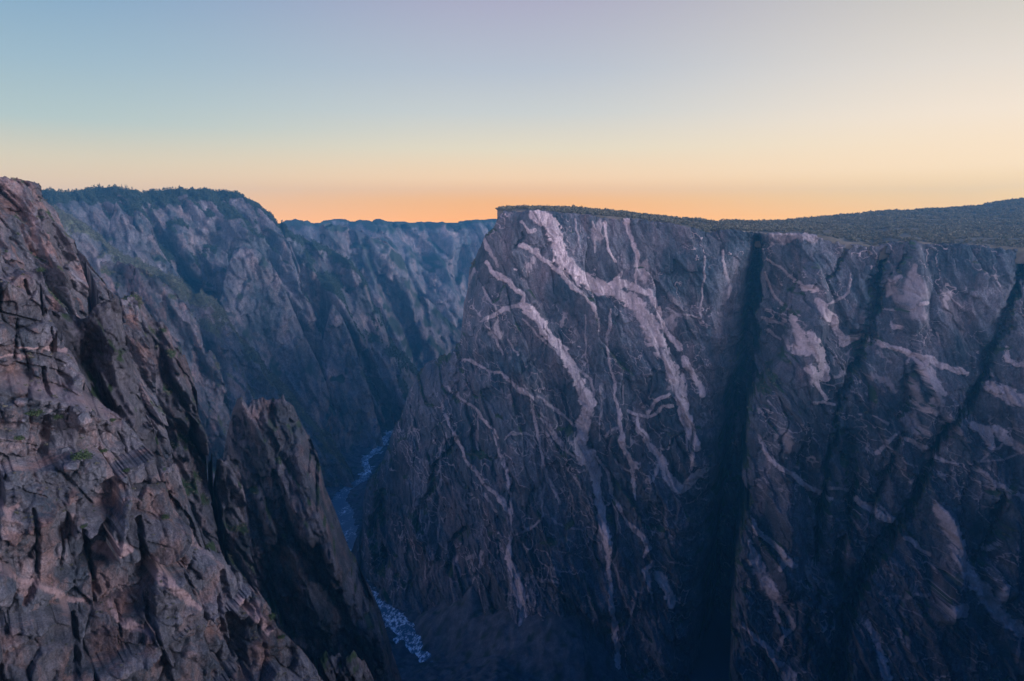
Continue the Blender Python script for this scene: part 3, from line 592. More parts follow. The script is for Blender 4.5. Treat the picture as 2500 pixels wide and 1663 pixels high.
V6 = [[(1020, 0, 50), (1005, 80, 75), (990, 160, 75), (980, 230, 60), (1000, 280, 70), (1060, 330, 70), (1075, 420, 45), (1090, 520, 40), (1110, 620, 45), (1130, 720, 50), (1150, 820, 40), (1150, 920, 22), (1160, 1020, 22), (1165, 1120, 25), (1180, 1220, 40), (1190, 1320, 35), (1200, 1420, 30), (1200, 1540, 25), (1205, 1640, 20)], [(1040, 250, 60), (1060, 320, 60)],
      [(380, 0, 12), (430, 60, 14), (480, 120, 16), (510, 170, 16), (520, 260, 16), (555, 350, 24), (580, 430, 20), (575, 470, 14), (585, 560, 14), (590, 650, 18), (590, 730, 18), (570, 800, 22), (570, 870, 35), (610, 950, 60), (630, 1040, 75), (650, 1100, 60), (660, 1180, 40), (655, 1260, 30), (690, 1340, 30), (720, 1430, 40), (740, 1480, 35), (780, 1530, 25)],
      [(200, 30, 24), (245, 110, 18), (290, 210, 18), (330, 300, 20), (380, 360, 18), (430, 430, 20), (500, 490, 22), (550, 550, 28), (580, 600, 24)], [(205, 140, 18), (185, 250, 14), (180, 350, 12), (175, 450, 16), (170, 600, 14), (168, 750, 10)],
      [(710, 0, 20), (735, 100, 16), (750, 200, 14), (770, 310, 16), (800, 390, 28), (840, 460, 16), (870, 540, 12)], [(745, 10, 14), (800, 110, 16), (860, 180, 18), (900, 240, 16), (960, 280, 14)], [(780, 430, 14), (765, 520, 14), (770, 600, 12), (720, 680, 14), (640, 710, 14), (595, 730, 12)],
      [(810, 630, 8), (880, 660, 12), (950, 685, 10), (1000, 700, 6)], [(700, 970, 12), (760, 985, 16), (830, 985, 16), (870, 1000, 14)], [(1080, 280, 14), (1130, 340, 14), (1160, 430, 22), (1190, 520, 22), (1230, 610, 18), (1260, 660, 24), (1320, 710, 34), (1370, 760, 34), (1380, 800, 26), (1350, 850, 20)],
      [(1400, 880, 24), (1355, 930, 30), (1380, 980, 28), (1390, 1050, 16), (1400, 1120, 10)], [(1410, 940, 24), (1460, 980, 50), (1490, 1040, 45), (1510, 1120, 55)], [(1210, 0, 18), (1225, 120, 20), (1235, 210, 40), (1270, 300, 22), (1290, 380, 25), (1295, 440, 22), (1300, 520, 10)],
      [(1320, 110, 24), (1380, 190, 34), (1430, 260, 34), (1470, 330, 40), (1500, 390, 45), (1530, 440, 60), (1580, 460, 45), (1620, 420, 45), (1660, 380, 50), (1710, 340, 30)], [(1440, 330, 30), (1410, 390, 20)], [(1560, 0, 30), (1600, 90, 40), (1630, 180, 28), (1640, 270, 20), (1620, 350, 16)],
      [(1600, 150, 12), (1610, 260, 10)], [(1310, 1050, 14), (1280, 1180, 14), (1240, 1330, 12)], [(1190, 900, 10), (1215, 1000, 10), (1225, 1070, 8)], [(270, 850, 18), (290, 960, 14)], [(330, 860, 16), (370, 850, 20), (375, 920, 18)], [(410, 830, 26), (410, 900, 18)], [(500, 590, 16), (470, 540, 12), (400, 440, 10)],
      [(1190, 290, 10), (1230, 340, 12), (1270, 360, 10)], [(900, 330, 8), (950, 390, 12), (1000, 460, 10)], [(0, 130, 16), (20, 60, 14), (10, 0, 14)], [(100, 640, 10), (100, 800, 10), (90, 980, 8)], [(380, 120, 12), (390, 200, 12), (420, 320, 12)], [(560, 160, 8), (640, 130, 8), (720, 150, 8)]]
V7 = [[(330, 480, 16), (400, 530, 22), (470, 590, 22), (540, 640, 18)], [(300, 570, 12), (330, 650, 22), (380, 730, 22), (430, 780, 16), (465, 800, 14)], [(280, 850, 20), (350, 880, 20), (420, 890, 16)], [(330, 930, 20), (400, 980, 20)],
      [(480, 860, 50), (510, 930, 60), (540, 1000, 90), (560, 1050, 80), (500, 1050, 60)], [(600, 960, 50), (640, 1060, 65), (690, 1160, 55), (700, 1240, 40), (640, 1220, 50), (590, 1180, 40)], [(610, 1160, 40), (620, 1260, 45), (660, 1330, 28), (700, 1360, 22)],
      [(640, 740, 30), (700, 830, 60), (745, 880, 60), (770, 950, 40), (810, 1010, 45), (880, 990, 40), (935, 960, 30)], [(690, 775, 10), (780, 730, 12), (840, 690, 18), (860, 620, 16), (855, 570, 10)],
      [(970, 985, 30), (1050, 1020, 30), (1140, 1045, 30), (1240, 1085, 36), (1330, 1110, 40), (1430, 1150, 40), (1530, 1180, 36), (1600, 1210, 24)], [(1270, 1100, 60), (1310, 1150, 80), (1350, 1220, 80), (1410, 1290, 55), (1450, 1330, 30)], [(1230, 1090, 20), (1220, 1150, 16)],
      [(1240, 1390, 26), (1330, 1440, 30), (1410, 1470, 24)], [(1740, 1290, 70), (1810, 1320, 80), (1890, 1360, 80), (1990, 1410, 80), (2200, 1480, 80)], [(1840, 1050, 26), (1860, 1120, 24), (1920, 1150, 34), (1980, 1130, 40)],
      [(620, 1390, 20), (700, 1390, 24), (750, 1400, 16)], [(540, 660, 36), (620, 670, 40)], [(1430, 700, 12), (1480, 710, 14), (1560, 790, 10)], [(1110, 870, 20), (1130, 900, 34), (1160, 900, 20)], [(1290, 760, 30), (1340, 760, 30)], [(1060, 800, 12), (1130, 800, 12)], [(1400, 950, 18), (1430, 1000, 12)],
      [(320, 1380, 8), (370, 1430, 10), (420, 1480, 8)], [(430, 960, 30), (460, 1040, 24)], [(1000, 1470, 12), (1090, 1530, 16)], [(1780, 580, 10), (1800, 650, 14)], [(1200, 800, 14), (1290, 790, 14)]]
V7p = [[(1260, 540, 60), (1250, 620, 150), (1260, 720, 180), (1300, 850, 80)], [(1140, 600, 60), (1120, 700, 100)], [(1480, 700, 50), (1470, 780, 70)], [(980, 1220, 50), (1060, 1260, 60), (1130, 1310, 40)], [(760, 1230, 40), (830, 1210, 50), (900, 1190, 30)], [(380, 340, 90), (640, 330, 60)], [(1230, 1250, 60), (1260, 1350, 90)], [(1400, 1400, 90), (1420, 1340, 60)]]
V8 = [[(345, 130, 20), (380, 200, 20), (420, 285, 24), (490, 340, 30), (570, 385, 34), (640, 450, 26), (730, 495, 24), (770, 520, 26)], [(760, 460, 20), (820, 460, 16), (870, 470, 16)], [(300, 600, 12), (340, 690, 24), (410, 750, 30), (490, 820, 34), (540, 870, 38), (570, 910, 26)], [(510, 860, 50), (490, 920, 34)],
      [(275, 700, 30), (290, 780, 50), (340, 880, 70), (390, 970, 75), (440, 1060, 60), (490, 1120, 40), (550, 1210, 24), (565, 1260, 18), (500, 1320, 22), (470, 1390, 22)], [(460, 1100, 30), (470, 1200, 26), (520, 1290, 16)], [(260, 1240, 16), (340, 1310, 24), (410, 1380, 26), (470, 1450, 40), (530, 1540, 75), (560, 1640, 70)],
      [(630, 910, 26), (660, 980, 28), (680, 1040, 26)], [(920, 510, 26), (990, 560, 30), (1060, 610, 30), (1150, 650, 34)], [(1020, 540, 12), (1080, 575, 14), (1130, 625, 16)], [(1200, 740, 24), (1280, 790, 30), (1350, 840, 26)], [(1180, 160, 22), (1260, 200, 28), (1340, 240, 34), (1420, 290, 16), (1500, 310, 14)],
      [(1330, 0, 24), (1400, 20, 20)], [(1040, 250, 26), (1090, 210, 24), (1150, 140, 24)], [(1600, 90, 40), (1680, 130, 60), (1700, 220, 40)], [(1720, 110, 60), (1800, 180, 50), (1890, 240, 40), (2050, 300, 40)], [(1600, 345, 16), (1680, 375, 22), (1730, 430, 26), (1820, 470, 24), (1890, 510, 22), (2050, 560, 20)],
      [(1660, 290, 14), (1750, 300, 14), (1850, 260, 14)], [(1400, 560, 60), (1440, 650, 90), (1500, 750, 85), (1520, 840, 70), (1540, 900, 60), (1600, 990, 80), (1680, 1090, 90), (1740, 1180, 90), (1830, 1250, 80), (1890, 1290, 60), (2050, 1360, 60)],
      [(990, 1230, 30), (1040, 1330, 40), (1070, 1420, 40), (1100, 1550, 40)], [(1040, 570, 10), (1000, 640, 12), (960, 700, 12)], [(880, 610, 10), (940, 690, 10)], [(1120, 880, 10), (1150, 950, 12), (1180, 990, 8)], [(1660, 800, 40), (1740, 770, 30)], [(1130, 1080, 20), (1220, 1080, 20), (1330, 1060, 20)],
      [(1740, 1050, 34), (1760, 1100, 50), (1800, 1020, 30)], [(1780, 440, 16), (1800, 500, 16)], [(1880, 1330, 20), (1850, 1450, 24)], [(1490, 1170, 60), (1540, 1160, 60)], [(240, 1180, 14), (240, 1300, 14), (250, 1420, 12)], [(1650, 290, 16), (1740, 220, 16), (1780, 180, 16)]]
WV = [zz(5, v) for v in V5] + [zz(6, v) for v in V6] + [zz(7, v) for v in V7] + [zz(8, v) for v in V8]
WP = [zz(7, v) for v in V7p] + [zz(5, [(870, 220, 60), (880, 300, 70)]), zz(5, [(1150, 460, 60), (1160, 540, 60)]), zz(5, [(1340, 780, 70), (1320, 820, 50)]), zz(5, [(150, 480, 40), (130, 560, 50)]), zz(5, [(270, 830, 60), (290, 870, 40)]), zz(5, [(480, 420, 30), (470, 520, 24)]), zz(5, [(680, 760, 40), (660, 820, 30)]), zz(8, [(500, 150, 60), (560, 230, 80)]), zz(8, [(1240, 60, 120), (1290, 120, 60)])]
GR = [  # traced clefts of the right-hand wall: points (photo px, width px), depth in metres
    (zz(7, [(1075, 400, 30), (1040, 560, 40), (1000, 720, 60), (980, 860, 80), (940, 1000, 70), (850, 1200, 50), (775, 1400, 30), (760, 1568, 26)]) + zz(8, [(790, 200, 24), (740, 420, 22), (705, 600, 26), (700, 900, 20)]), 34),
    (zz(7, [(1960, 440, 40), (1930, 640, 44), (1860, 820, 60), (1760, 1050, 60), (1690, 1230, 60), (1600, 1400, 50), (1520, 1560, 36)]) + zz(8, [(1420, 130, 30), (1350, 300, 34), (1250, 540, 50), (1110, 740, 70), (980, 930, 90), (900, 1090, 110), (850, 1250, 100), (830, 1400, 90), (820, 1600, 90)]), 38),
    (zz(7, [(1230, 1150, 30), (1200, 1260, 50), (1210, 1380, 50), (1170, 1500, 30)]), 16),
    (zz(7, [(840, 400, 30), (770, 540, 26), (690, 600, 16)]), 10),
    (zz(7, [(1200, 400, 20), (1170, 500, 18), (1130, 560, 14)]), 9),
    (zz(8, [(1170, 150, 30), (1110, 320, 26), (1040, 500, 24), (1000, 640, 24)]), 14),
    (zz(8, [(870, 150, 60), (890, 300, 60), (900, 420, 50), (870, 560, 60), (830, 800, 70), (810, 1000, 70)]), 26),
    (zz(8, [(1780, 480, 24), (1740, 660, 50), (1680, 760, 60), (1600, 860, 40)]), 18),
    (zz(8, [(590, 200, 14), (600, 320, 14)]), 8),
    (zz(8, [(690, 1080, 20), (650, 1250, 24), (640, 1500, 24)]), 12),
    (zz(8, [(1080, 330, 12), (1040, 520, 14)]), 8),
    (zz(6, [(1590, 110, 10), (1520, 200, 12), (1460, 270, 10)]), 5),
    (zz(5, [(40, 940, 40), (60, 1100, 50), (20, 1250, 50)]), 12),
    (zz(3, [(880, 620, 50), (860, 800, 60), (880, 1000, 60)]), 26),
    (zz(6, [(260, 180, 30), (150, 350, 40), (90, 520, 50), (60, 640, 40)]), 16),
    (zz(6, [(330, 700, 40), (260, 820, 50), (230, 930, 50)]), 14),
    (zz(5, [(440, 290, 30), (400, 340, 30)]), 6), (zz(5, [(610, 330, 20), (540, 400, 18)]), 4)]
HB = [  # traced bulges: points, height in metres
    (zz(7, [(600, 560, 110), (640, 760, 180), (560, 950, 220), (480, 1200, 330), (450, 1500, 330)]), 22),
    (zz(8, [(500, 60, 160), (480, 300, 190), (520, 600, 190), (520, 1000, 190)]), 14),
    (zz(7, [(1230, 420, 130), (1270, 640, 170), (1250, 850, 180)]), 14), (zz(7, [(1250, 1150, 100), (1330, 1350, 170), (1300, 1560, 160)]), 14),
    (zz(8, [(1440, 620, 100), (1460, 850, 160), (1440, 1150, 160)]), 16), (zz(8, [(1780, 700, 160), (1760, 1000, 200)]), 14),
    (zz(5, [(250, 180, 150), (200, 500, 200), (200, 900, 220)]), 14), (zz(6, [(120, 300, 150), (60, 700, 150)]), 14),
    (zz(6, [(1180, 700, 160), (1150, 1100, 200)]), 10)]
_py = np.array([540, 560, 620, 700, 770, 806, 856, 928, 1005, 1127, 1254, 1338, 1423, 1507, 1634, 1800.])
_gl = np.array([1840, 1838, 1830, 1818, 1808, 1802, 1795, 1780, 1764, 1752, 1739, 1727, 1717, 1709, 1701, 1692.])
_gr = np.array([1856, 1858, 1858, 1854, 1850, 1848, 1846, 1844, 1833, 1818, 1818, 1802, 1791, 1787, 1785, 1780.])
_be = np.array([1965, 1962, 1958, 1948, 1919, 1915, 1928, 1868, 1836, 1820, 1820, 1804, 1793, 1789, 1787, 1782.])
_gd = np.array([18, 24, 80, 170, 220, 170, 190, 210, 220, 220, 220, 220, 220, 220, 220, 220.])
_nd = np.array([5, 8, 18, 30, 40, 45, 50, 60, 70, 60, 60, 60, 60, 60, 60, 60.])
rim_x = np.array([c[0] for c in H_cr if c[0] >= 1222]); rim_y = np.array([c[1] for c in H_cr if c[0] >= 1222])
def wall_rel(x, z):
    d, t = rock(x, z, 42, 11, shear=0.3, ay=2.8, amp=(0.8, 0.7, 0.65, 0.75), tilt=0.45, rough=0.8, warp=0.16, crack=0.05, flute=0.03)
    d = d - 11 * (ridged((x + 0.5 * z) / 90, z / 320, 61, 4) - 0.9) * np.clip((-z) / 120, 0.15, 1)
    k = 0.55 + 0.45 * np.clip((-z - 40) / 200, 0, 1) + 0.25 * np.clip((-100 - x) / 150, 0, 1)
    return d * k, t
def wall_extra(X, Y, Z, Zr, PX, PY, tint):
    Y_in = Y.copy()
    jx = 6 * fbm(X / 60, Zr / 25, 91, 4)
    jx = jx + 5 * facet(X / 13, Zr / 24, 93, tilt=0.3, off=0.6)[0]
    p = PX + jx * np.interp(PY, [560, 800], [0.6, 1.6])
    gl = np.interp(PY, _py, _gl); gr = np.interp(PY, _py, _gr); be = np.interp(PY, _py, _be); gd = np.interp(PY, _py, _gd); nd = np.interp(PY, _py, _nd)
    right = p > (gl + gr) / 2
    left_in = 0.34 * gd * np.clip((p - gl + 85) / 85, 0, 1) ** 2 + gd * 0.9 * sm((p - gl + 4) / (0.55 * (gr - gl) + 8))
    rt = np.where(p < be, nd * (0.75 + 0.25 * np.clip((be - p) / 60, 0, 1)) * sm((be - p) / 9), 0) + (gd - nd) * sm((gr - p) / 8 + 0.5)
    low_ = sm((PY - 950) / 80)
    rb = (26 - 12 * low_) * (1 - np.clip((p - be) / (60 - 30 * low_), 0, 1)) ** 3 * sm((PY - 600) / 120)
    Y = Y + np.clip((PY - np.interp(PX, rim_x, rim_y)) / 26, 0.15, 1) * np.where(right, np.where(p < be, rt + rb, rb), left_in)
    wx = PX + 12 * fbm(PX / 50, PY / 50, 201, 5, gain=0.6); wy = PY + 12 * fbm(PX / 50 + 8, PY / 50, 202, 5, gain=0.6)
    wx = wx + 6 * facet(PX / 20, PY / 34, 207, tilt=0.3, off=0.7)[0]
    rimf = np.clip((PY - np.interp(PX, rim_x, rim_y)) / 26, 0.1, 1)
    for pts, dep in GR:
        d = seg_dist(wx, wy, [(q[0], q[1], q[2] / 2 * 1.15) for q in pts])
        Y = Y + rimf * dep * (0.8 * np.clip(1.1 - d, 0, 1) ** 0.6 + 0.45 * np.clip(1 - d / 2.6, 0, 1) ** 2) * (1 + 0.5 * fbm(X / 25, Z / 40, 205, 3))
    for pts, hgt in HB:
        d = seg_dist(PX, PY, [(q[0], q[1], q[2] / 2 * 1.3) for q in pts])
        Y = Y - 1.5 * hgt * (1 - np.clip(d, 0, 1) ** 2) ** 1.5
    X *= 1 + np.where(X > 150, np.clip((X - 150) / 60, 0, 1), 0) * np.maximum(Y - Y_in, 0) / Y_in   # clefts run back towards the right
    # veins follow the real surface
    PX, PY = proj(X, Y, Z)
    wx = PX + 5 * fbm(PX / 38, PY / 38, 301, 5, gain=0.42); wy = PY + 5 * fbm(PX / 38 + 8, PY / 38, 302, 5, gain=0.42)
    wmod = 1.0 + 0.28 * facet(PX / 15 + PY / 40, PY / 11, 303, tilt=0.5, off=0.9)[0]
    vein = np.zeros_like(X)
    for pts in WV:
        d = seg_dist(wx, wy, [(q[0], q[1], max(q[2] / 2 * 1.12, 2.0)) for q in pts])
        thin = np.clip(max(q[2] for q in pts) / 14, 0.5, 1.0)
        vein = np.maximum(vein, np.clip((wmod * 1.04 - d) * (5.0 if thin > 0.95 else 3.0), 0, 1) * thin)
    tone = 0.80 + 0.30 * fbm(PX / 60, PY / 40, 304, 4)
    _, je, jr = facet(PX / 9 + PY / 30 + 0.4 * fbm(PX / 20, PY / 20, 330, 3), PY / 13 - PX / 26, 331)
    vein = vein * np.clip(tone, 0.6, 1) * (0.8 + 0.2 * jr) * (1 - 0.35 * np.exp(-(je / 0.07) ** 2))
    for pts in WP:
        d = seg_dist(PX + 14 * fbm(PX / 30, PY / 40, 305, 5), PY + 14 * fbm(PX / 30, PY / 40, 306, 5), [(q[0], q[1], q[2] / 2) for q in pts])
        vein = np.maximum(vein, np.clip((1.1 - d) * 2, 0, 1) * 0.34)
    # fine stringers
    q1 = np.abs(perlin((X + 0.6 * Z) / 26 + 0.45 * fbm(X / 40, Z / 40, 311, 4), (Z - 0.3 * X) / 60 + 0.45 * fbm(X / 40, Z / 40, 312, 4), 313))
    q2 = np.abs(perlin((X - 0.2 * Z) / 40 + 0.5 * fbm(X / 50, Z / 50, 314, 4), (Z + 0.6 * X) / 22 + 0.5 * fbm(X / 40, Z / 40, 315, 4), 316))
    low = 0.12 + 0.88 * np.clip((-Z - 100) / 220, 0, 1)
    q3 = np.abs(perlin((X + 0.9 * Z) / 55 + 0.5 * fbm(X / 30, Z / 30, 321, 3), (Z - 0.2 * X) / 150 + 0.5 * fbm(X / 30, Z / 30, 322, 4), 323))
    m = np.clip(fbm(X / 80, Z / 80, 317, 3) * 1.8 + 0.35, 0, 1)
    m2 = np.clip(fbm(X / 60, Z / 60, 318, 3) * 1.8 + 0.3, 0, 1)
    fine = np.maximum(np.maximum(np.clip(1.2 - q1 / 0.035, 0, 1) * m, np.clip(1.2 - q2 / 0.045, 0, 1) * m2) * low, np.clip(1.3 - q3 / 0.022, 0, 1) * m2 * 1.1) * 0.6
    vein = np.maximum(vein, fine)
    Ys = Y.copy()
    for w_ in (1, 2, 4, 6, 8): Ys = (Ys + np.roll(Ys, w_, 1) + np.roll(Ys, -w_, 1)) / 3
    sx = np.abs(np.gradient(Ys, axis=1)) / 0.84
    vein = vein * np.clip(3.2 - sx * 0.7, 0.1, 1)
    Y = Y - 2.2 * vein
    return Y, tint * 0.9, np.clip(vein, 0, 1)
H = make_sheet('wall', M_wall, H_cr, H_Y, 11, 0.84, (780, 2620), 1720, wall_rel, jag=2.4, jag_l=9, over=0.12, veg=0.2, veg_l=26, R=6, build=False, head=1250, extra=wall_extra)
mid = np.interp(H['PY'], _py, (_gl + _gr) / 2)
side = H['PX'] < mid
at = dict(vein=H['vein'], tint=H['tint'], veg=H['veg'])
wl_o = grid_mesh('painted_wall', H['X'], H['Y'], H['Z'], M_wall, at, keep=side)
tag(wl_o, 'huge dark wall streaked with pale pink rock bands, flat-topped, in the middle of the picture', 'cliff', kind='structure')
wr_o = grid_mesh('right_wall', H['X'], H['Y'], H['Z'], M_wall, at, keep=~side)
tag(wr_o, 'cliff right of the deep dark chimney, cut by slanting clefts and pale bands', 'cliff', kind='structure')

# ---------------------------------------------------------------- plateau above both walls
sk_x = np.array([1190, 1222, 1260, 1400, 1500, 1600, 1700, 1750, 1903, 1980, 2056, 2148, 2263, 2381, 2439, 2490, 2680.])
sk_y = np.array([514, 511, 507, 509, 518, 530, 538, 541, 541, 533, 526, 516, 511, 504, 493, 485, 480.])
sk_d = np.array([60, 90, 110, 130, 160, 200, 260, 300, 520, 640, 740, 840, 920, 1000, 1040, 1060, 1100.])
rim_x = np.array([c[0] for c in H_cr if c[0] >= 1222]); rim_y = np.array([c[1] for c in H_cr if c[0] >= 1222])
def plateau_pt(u, t):
    pr = np.interp(u, rim_x, rim_y) + 1.0
    rx, ry, rz = on_plane(u, pr, H_Y)
    gdep = np.interp(u, _gr[:1].tolist() + [1858, 1900], [0, 0, 0]) * 0
    Y = ry + np.interp(u, [1800, 1830, 1960, 1980], [3, 32, 32, 3]) + np.interp(u, sk_x, sk_d) * t
    ps = np.interp(u, sk_x, sk_y)
    g = np.clip(t, 0, 1) ** 0.75
    py = np.minimum(pr, pr + (ps - pr) * g)
    py = np.where(t > 1, ps + (t - 1) * 40, py)
    dx, dy, dz = ray(u, py)
    k = Y / dy
    return k * dx, Y, k * dz
U, T = np.meshgrid(np.linspace(1214, 2660, 700), np.concatenate([np.linspace(0, 1, 160), np.linspace(1.05, 2, 12)]))
px_, py_, pz_ = plateau_pt(U, T)
pz_ = pz_ + 1.2 * fbm(px_ / 25, py_ / 25, 77, 4) * np.clip(T * 4, 0, 1) * np.clip((1.02 - T) * 20, 0.3, 1)
tp = NT('dry_plateau_soil')
tp.l.new(tp.mix(tp.rng(tp.noise(0.05, det=6), 0.4, 0.6), (0.10, 0.10, 0.078), (0.15, 0.14, 0.115)), tp.p.inputs['Base Color'])
px_ = np.vstack([px_[:1], px_]); py_ = np.vstack([py_[:1] + 6, py_]); pz_ = np.vstack([pz_[:1] - 22, pz_])
pl_o = grid_mesh('plateau', px_, py_, pz_, tp.m)
tag(pl_o, 'gently rising scrub-covered plateau on top of the big walls at right', 'plateau', kind='structure')

# ---------------------------------------------------------------- canyon floor, talus and river
def on_floor(p, z=FLOOR):
    dx, dy, dz = ray(p[0], p[1]); t = z / dz
    return float(t * dx), float(t * dy), (p[2] if len(p) > 2 else 30) * float(t * dy) / F / 2 * 0.72
R_up = [on_floor(p) for p in [(985, 1035, 14), (952, 1058, 16), (930, 1085, 16), (915, 1105, 16), (890, 1120, 12), (899, 1150, 14), (885, 1170, 18), (860, 1184, 26), (838, 1202, 26), (828, 1225, 34), (838, 1250, 52), (846, 1280, 46), (856, 1310, 30), (862, 1340, 20), (866, 1375, 24)]]
R_lo = [on_floor(p) for p in [(866, 1375, 24), (878, 1425, 30), (905, 1466, 40), (940, 1492, 60), (975, 1520, 70), (1000, 1555, 50), (1018, 1588, 26), (1036, 1606, 14)]]
RIV = R_up + R_lo[1:]
gx, gy = np.meshgrid(np.arange(-760, 420, 3.0), np.arange(560, 2750, 3.2))
rw = [(a, b, w) for a, b, w in RIV]
def riv_d(x, y):
    best = np.full(x.shape, 1e9)
    for (x0, y0, w0), (x1, y1, w1) in zip(rw[:-1], rw[1:]):
        ex, ey = x1 - x0, y1 - y0; L = ex * ex + ey * ey
        t = np.clip(((x - x0) * ex + (y - y0) * ey) / L, 0, 1)
        best = np.minimum(best, np.hypot(x - x0 - t * ex, y - y0 - t * ey) - (w0 + (w1 - w0) * t))
    return best
rd = riv_d(gx + 5 * fbm(gx / 18, gy / 18, 5, 4), gy + 8 * fbm(gx / 25, gy / 25, 6, 4))
gz = FLOOR - 2.5 + np.clip(rd, -2, 30) * 0.12 + np.clip(rd - 30, 0, 170) * 0.34 + 1.5 * fbm(gx / 30, gy / 30, 12, 5) + np.clip(rd, 0, 6) / 6 * 2.5
gz = gz + np.clip(rd / 20, 0, 1) * 1.8 * facet(gx / 9, gy / 9, 15)[0] + np.clip(rd / 20, 0, 1) * 3 * fbm(gx / 12, gy / 12, 18, 4)
def cone(cx_, cy_, cz_, k, sd):
    d = np.hypot(gx - cx_ + 14 * fbm(gx / 60, gy / 60, sd + 8, 3), gy - cy_)
    return cz_ - k * d + 1.6 * fbm(gx / 9, gy / 9, sd, 5) + 1.2 * facet(gx / 7, gy / 7, sd + 2)[0]
gz = gz - 90 * np.clip((gx + 20) / 150, 0, 1)
gz = np.maximum(gz, cone(60, 1005, -512, np.where(gx > 100, 0.8, 0.64), 3))
gz = np.maximum(gz, cone(-60, 1040, -545, np.where(gx < -40, 0.85, 0.62), 4))
gz = np.minimum(gz, FLOOR - 2.5 + np.maximum(rd, 0) * 0.9 + 200 * (rd > 60))
gv = np.clip(fbm(gx / 14, gy / 14, 44, 4) * 2.2 - 0.6, 0, 1) * np.clip(rd / 8, 0, 1)
M_gr = rock_mat('talus_stone', 14, (0.05, 0.06, 0.075), (0.11, 0.12, 0.135), (0.14, 0.13, 0.13), warm_amt=0.2, vegc=(0.03, 0.045, 0.03))
fl_o = grid_mesh('canyon_floor', gx, gy, gz, M_gr, dict(vein=gx * 0, tint=0.3 * fbm(gx / 5, gy / 5, 9, 3), veg=gv))
tag(fl_o, 'dark stony canyon floor with a smooth talus slope at the foot of the banded wall', 'ground', kind='structure')
qx_, qy_ = np.meshgrid(np.arange(-470, 60, 1.3), np.arange(860, 2500, 2.0))
wz_ = FLOOR + 0.25 * fbm(qx_ / 5, qy_ / 5, 21, 4)
wd = riv_d(qx_, qy_)
rap = np.interp(qy_, [900, 1150, 1300, 1420, 1500, 1650, 1760, 1900, 2010, 2500], [1, 1, 0.6, 0.65, 0.3, 0.5, 0.9, 0.95, 1.1, 1.0])
stx = qx_ + 0.5 * qy_
fo = 1 - np.abs(fbm((qx_ + 6 * perlin(qx_ / 20, qy_ / 20, 3)) / 6, qy_ / 19, 23, 5, gain=0.55)) * 2.9
foam = np.clip((fo * 0.9 + fbm(qx_ / 25, qy_ / 40, 25, 3) * 0.55 + rap * 0.85 - 1.12) * 2.4, 0, 1)
tw = NT('river_water')
tw.l.new(tw.mix(tw.attr('foam'), (0.05, 0.13, 0.19), (0.97, 0.98, 0.98)), tw.p.inputs['Base Color'])
tw.l.new(tw.rng(tw.attr('foam'), 0, 1, 0.3, 0.8), tw.p.inputs['Roughness']); tw.p.inputs['Specular IOR Level'].default_value = 0.5
tw.bump(tw.noise(0.5, (1, 1, 1), 5, 0.6), 0.4, 0.5)
ri_o = grid_mesh('river', qx_, qy_, wz_, tw.m, dict(foam=foam), keep=wd < 16, smooth=True)
tag(ri_o, 'river with white rapids winding along the canyon floor', 'river', kind='structure')
gb = NT('bedrock'); gb.p.inputs['Base Color'].default_value = (0.10, 0.10, 0.11, 1)
ax, ay_ = np.meshgrid(np.linspace(-2990, 2990, 120), np.linspace(-690, 4890, 120))
tag(grid_mesh('ground', ax, ay_, FLOOR - 22 + 6 * fbm(ax / 300, ay_ / 300, 2, 3), gb.m), 'dark ground under the whole canyon', 'ground', kind='structure')
# near side of the canyon, unseen; added and bent at right to block light
bx_, bz_ = np.meshgrid(np.linspace(-2400, 2900, 300), np.linspace(-640, -4, 60))
by_ = -70 - bz_ * 0.18 + 60 * facet(bx_ / 160, bz_ / 260, 71)[0] + 14 * fbm(bx_ / 50, bz_ / 90, 73, 4) + np.clip(bx_ - 450, 0, 900) * 0.95
bx2 = np.vstack([bx_, bx_[-1:] , bx_[-1:]]); by2 = np.vstack([by_, by_[-1:] - 200, by_[-1:] - 600]); bz2 = np.vstack([bz_, bz_[-1:] + 2, bz_[-1:] + 2])
tag(grid_mesh('near_rim_light_block', bx2, by2, bz2, M_wall, dict(vein=bx2 * 0, tint=bx2 * 0, veg=bx2 * 0)), 'unseen near canyon wall below the viewpoint, added and bent at right to block light', 'cliff', kind='structure')

# unseen run of canyon wall beyond the right edge, added to block low light
def far_side(name, x0, x1, y0, y1, zt, label, sd_):
    a_, b_ = np.meshgrid(np.linspace(0, 1, 160), np.linspace(0, 1, 50))
    zz_ = -640 + (zt + 640) * b_
    X_ = x0 + (x1 - x0) * a_; Y_ = y0 + (y1 - y0) * a_ + 0.3 * zz_ + 60 * facet(X_ / 170, zz_ / 260, sd_)[0] + 14 * fbm(X_ / 50, zz_ / 90, sd_ + 3, 4)
    X_ = np.vstack([X_, X_[-1:]]); Y_ = np.vstack([Y_, Y_[-1:] + 500]); zz_ = np.vstack([zz_, zz_[-1:] + 10])
    tag(grid_mesh(name, X_, Y_, zz_, M_wall, dict(vein=X_ * 0, tint=X_ * 0, veg=X_ * 0)), label, 'cliff', kind='structure')
far_side('outer_wall_light_block', 760, 2900, 1010, 1250, -70, 'unseen canyon wall running on beyond the right edge, added to block low light', 83)

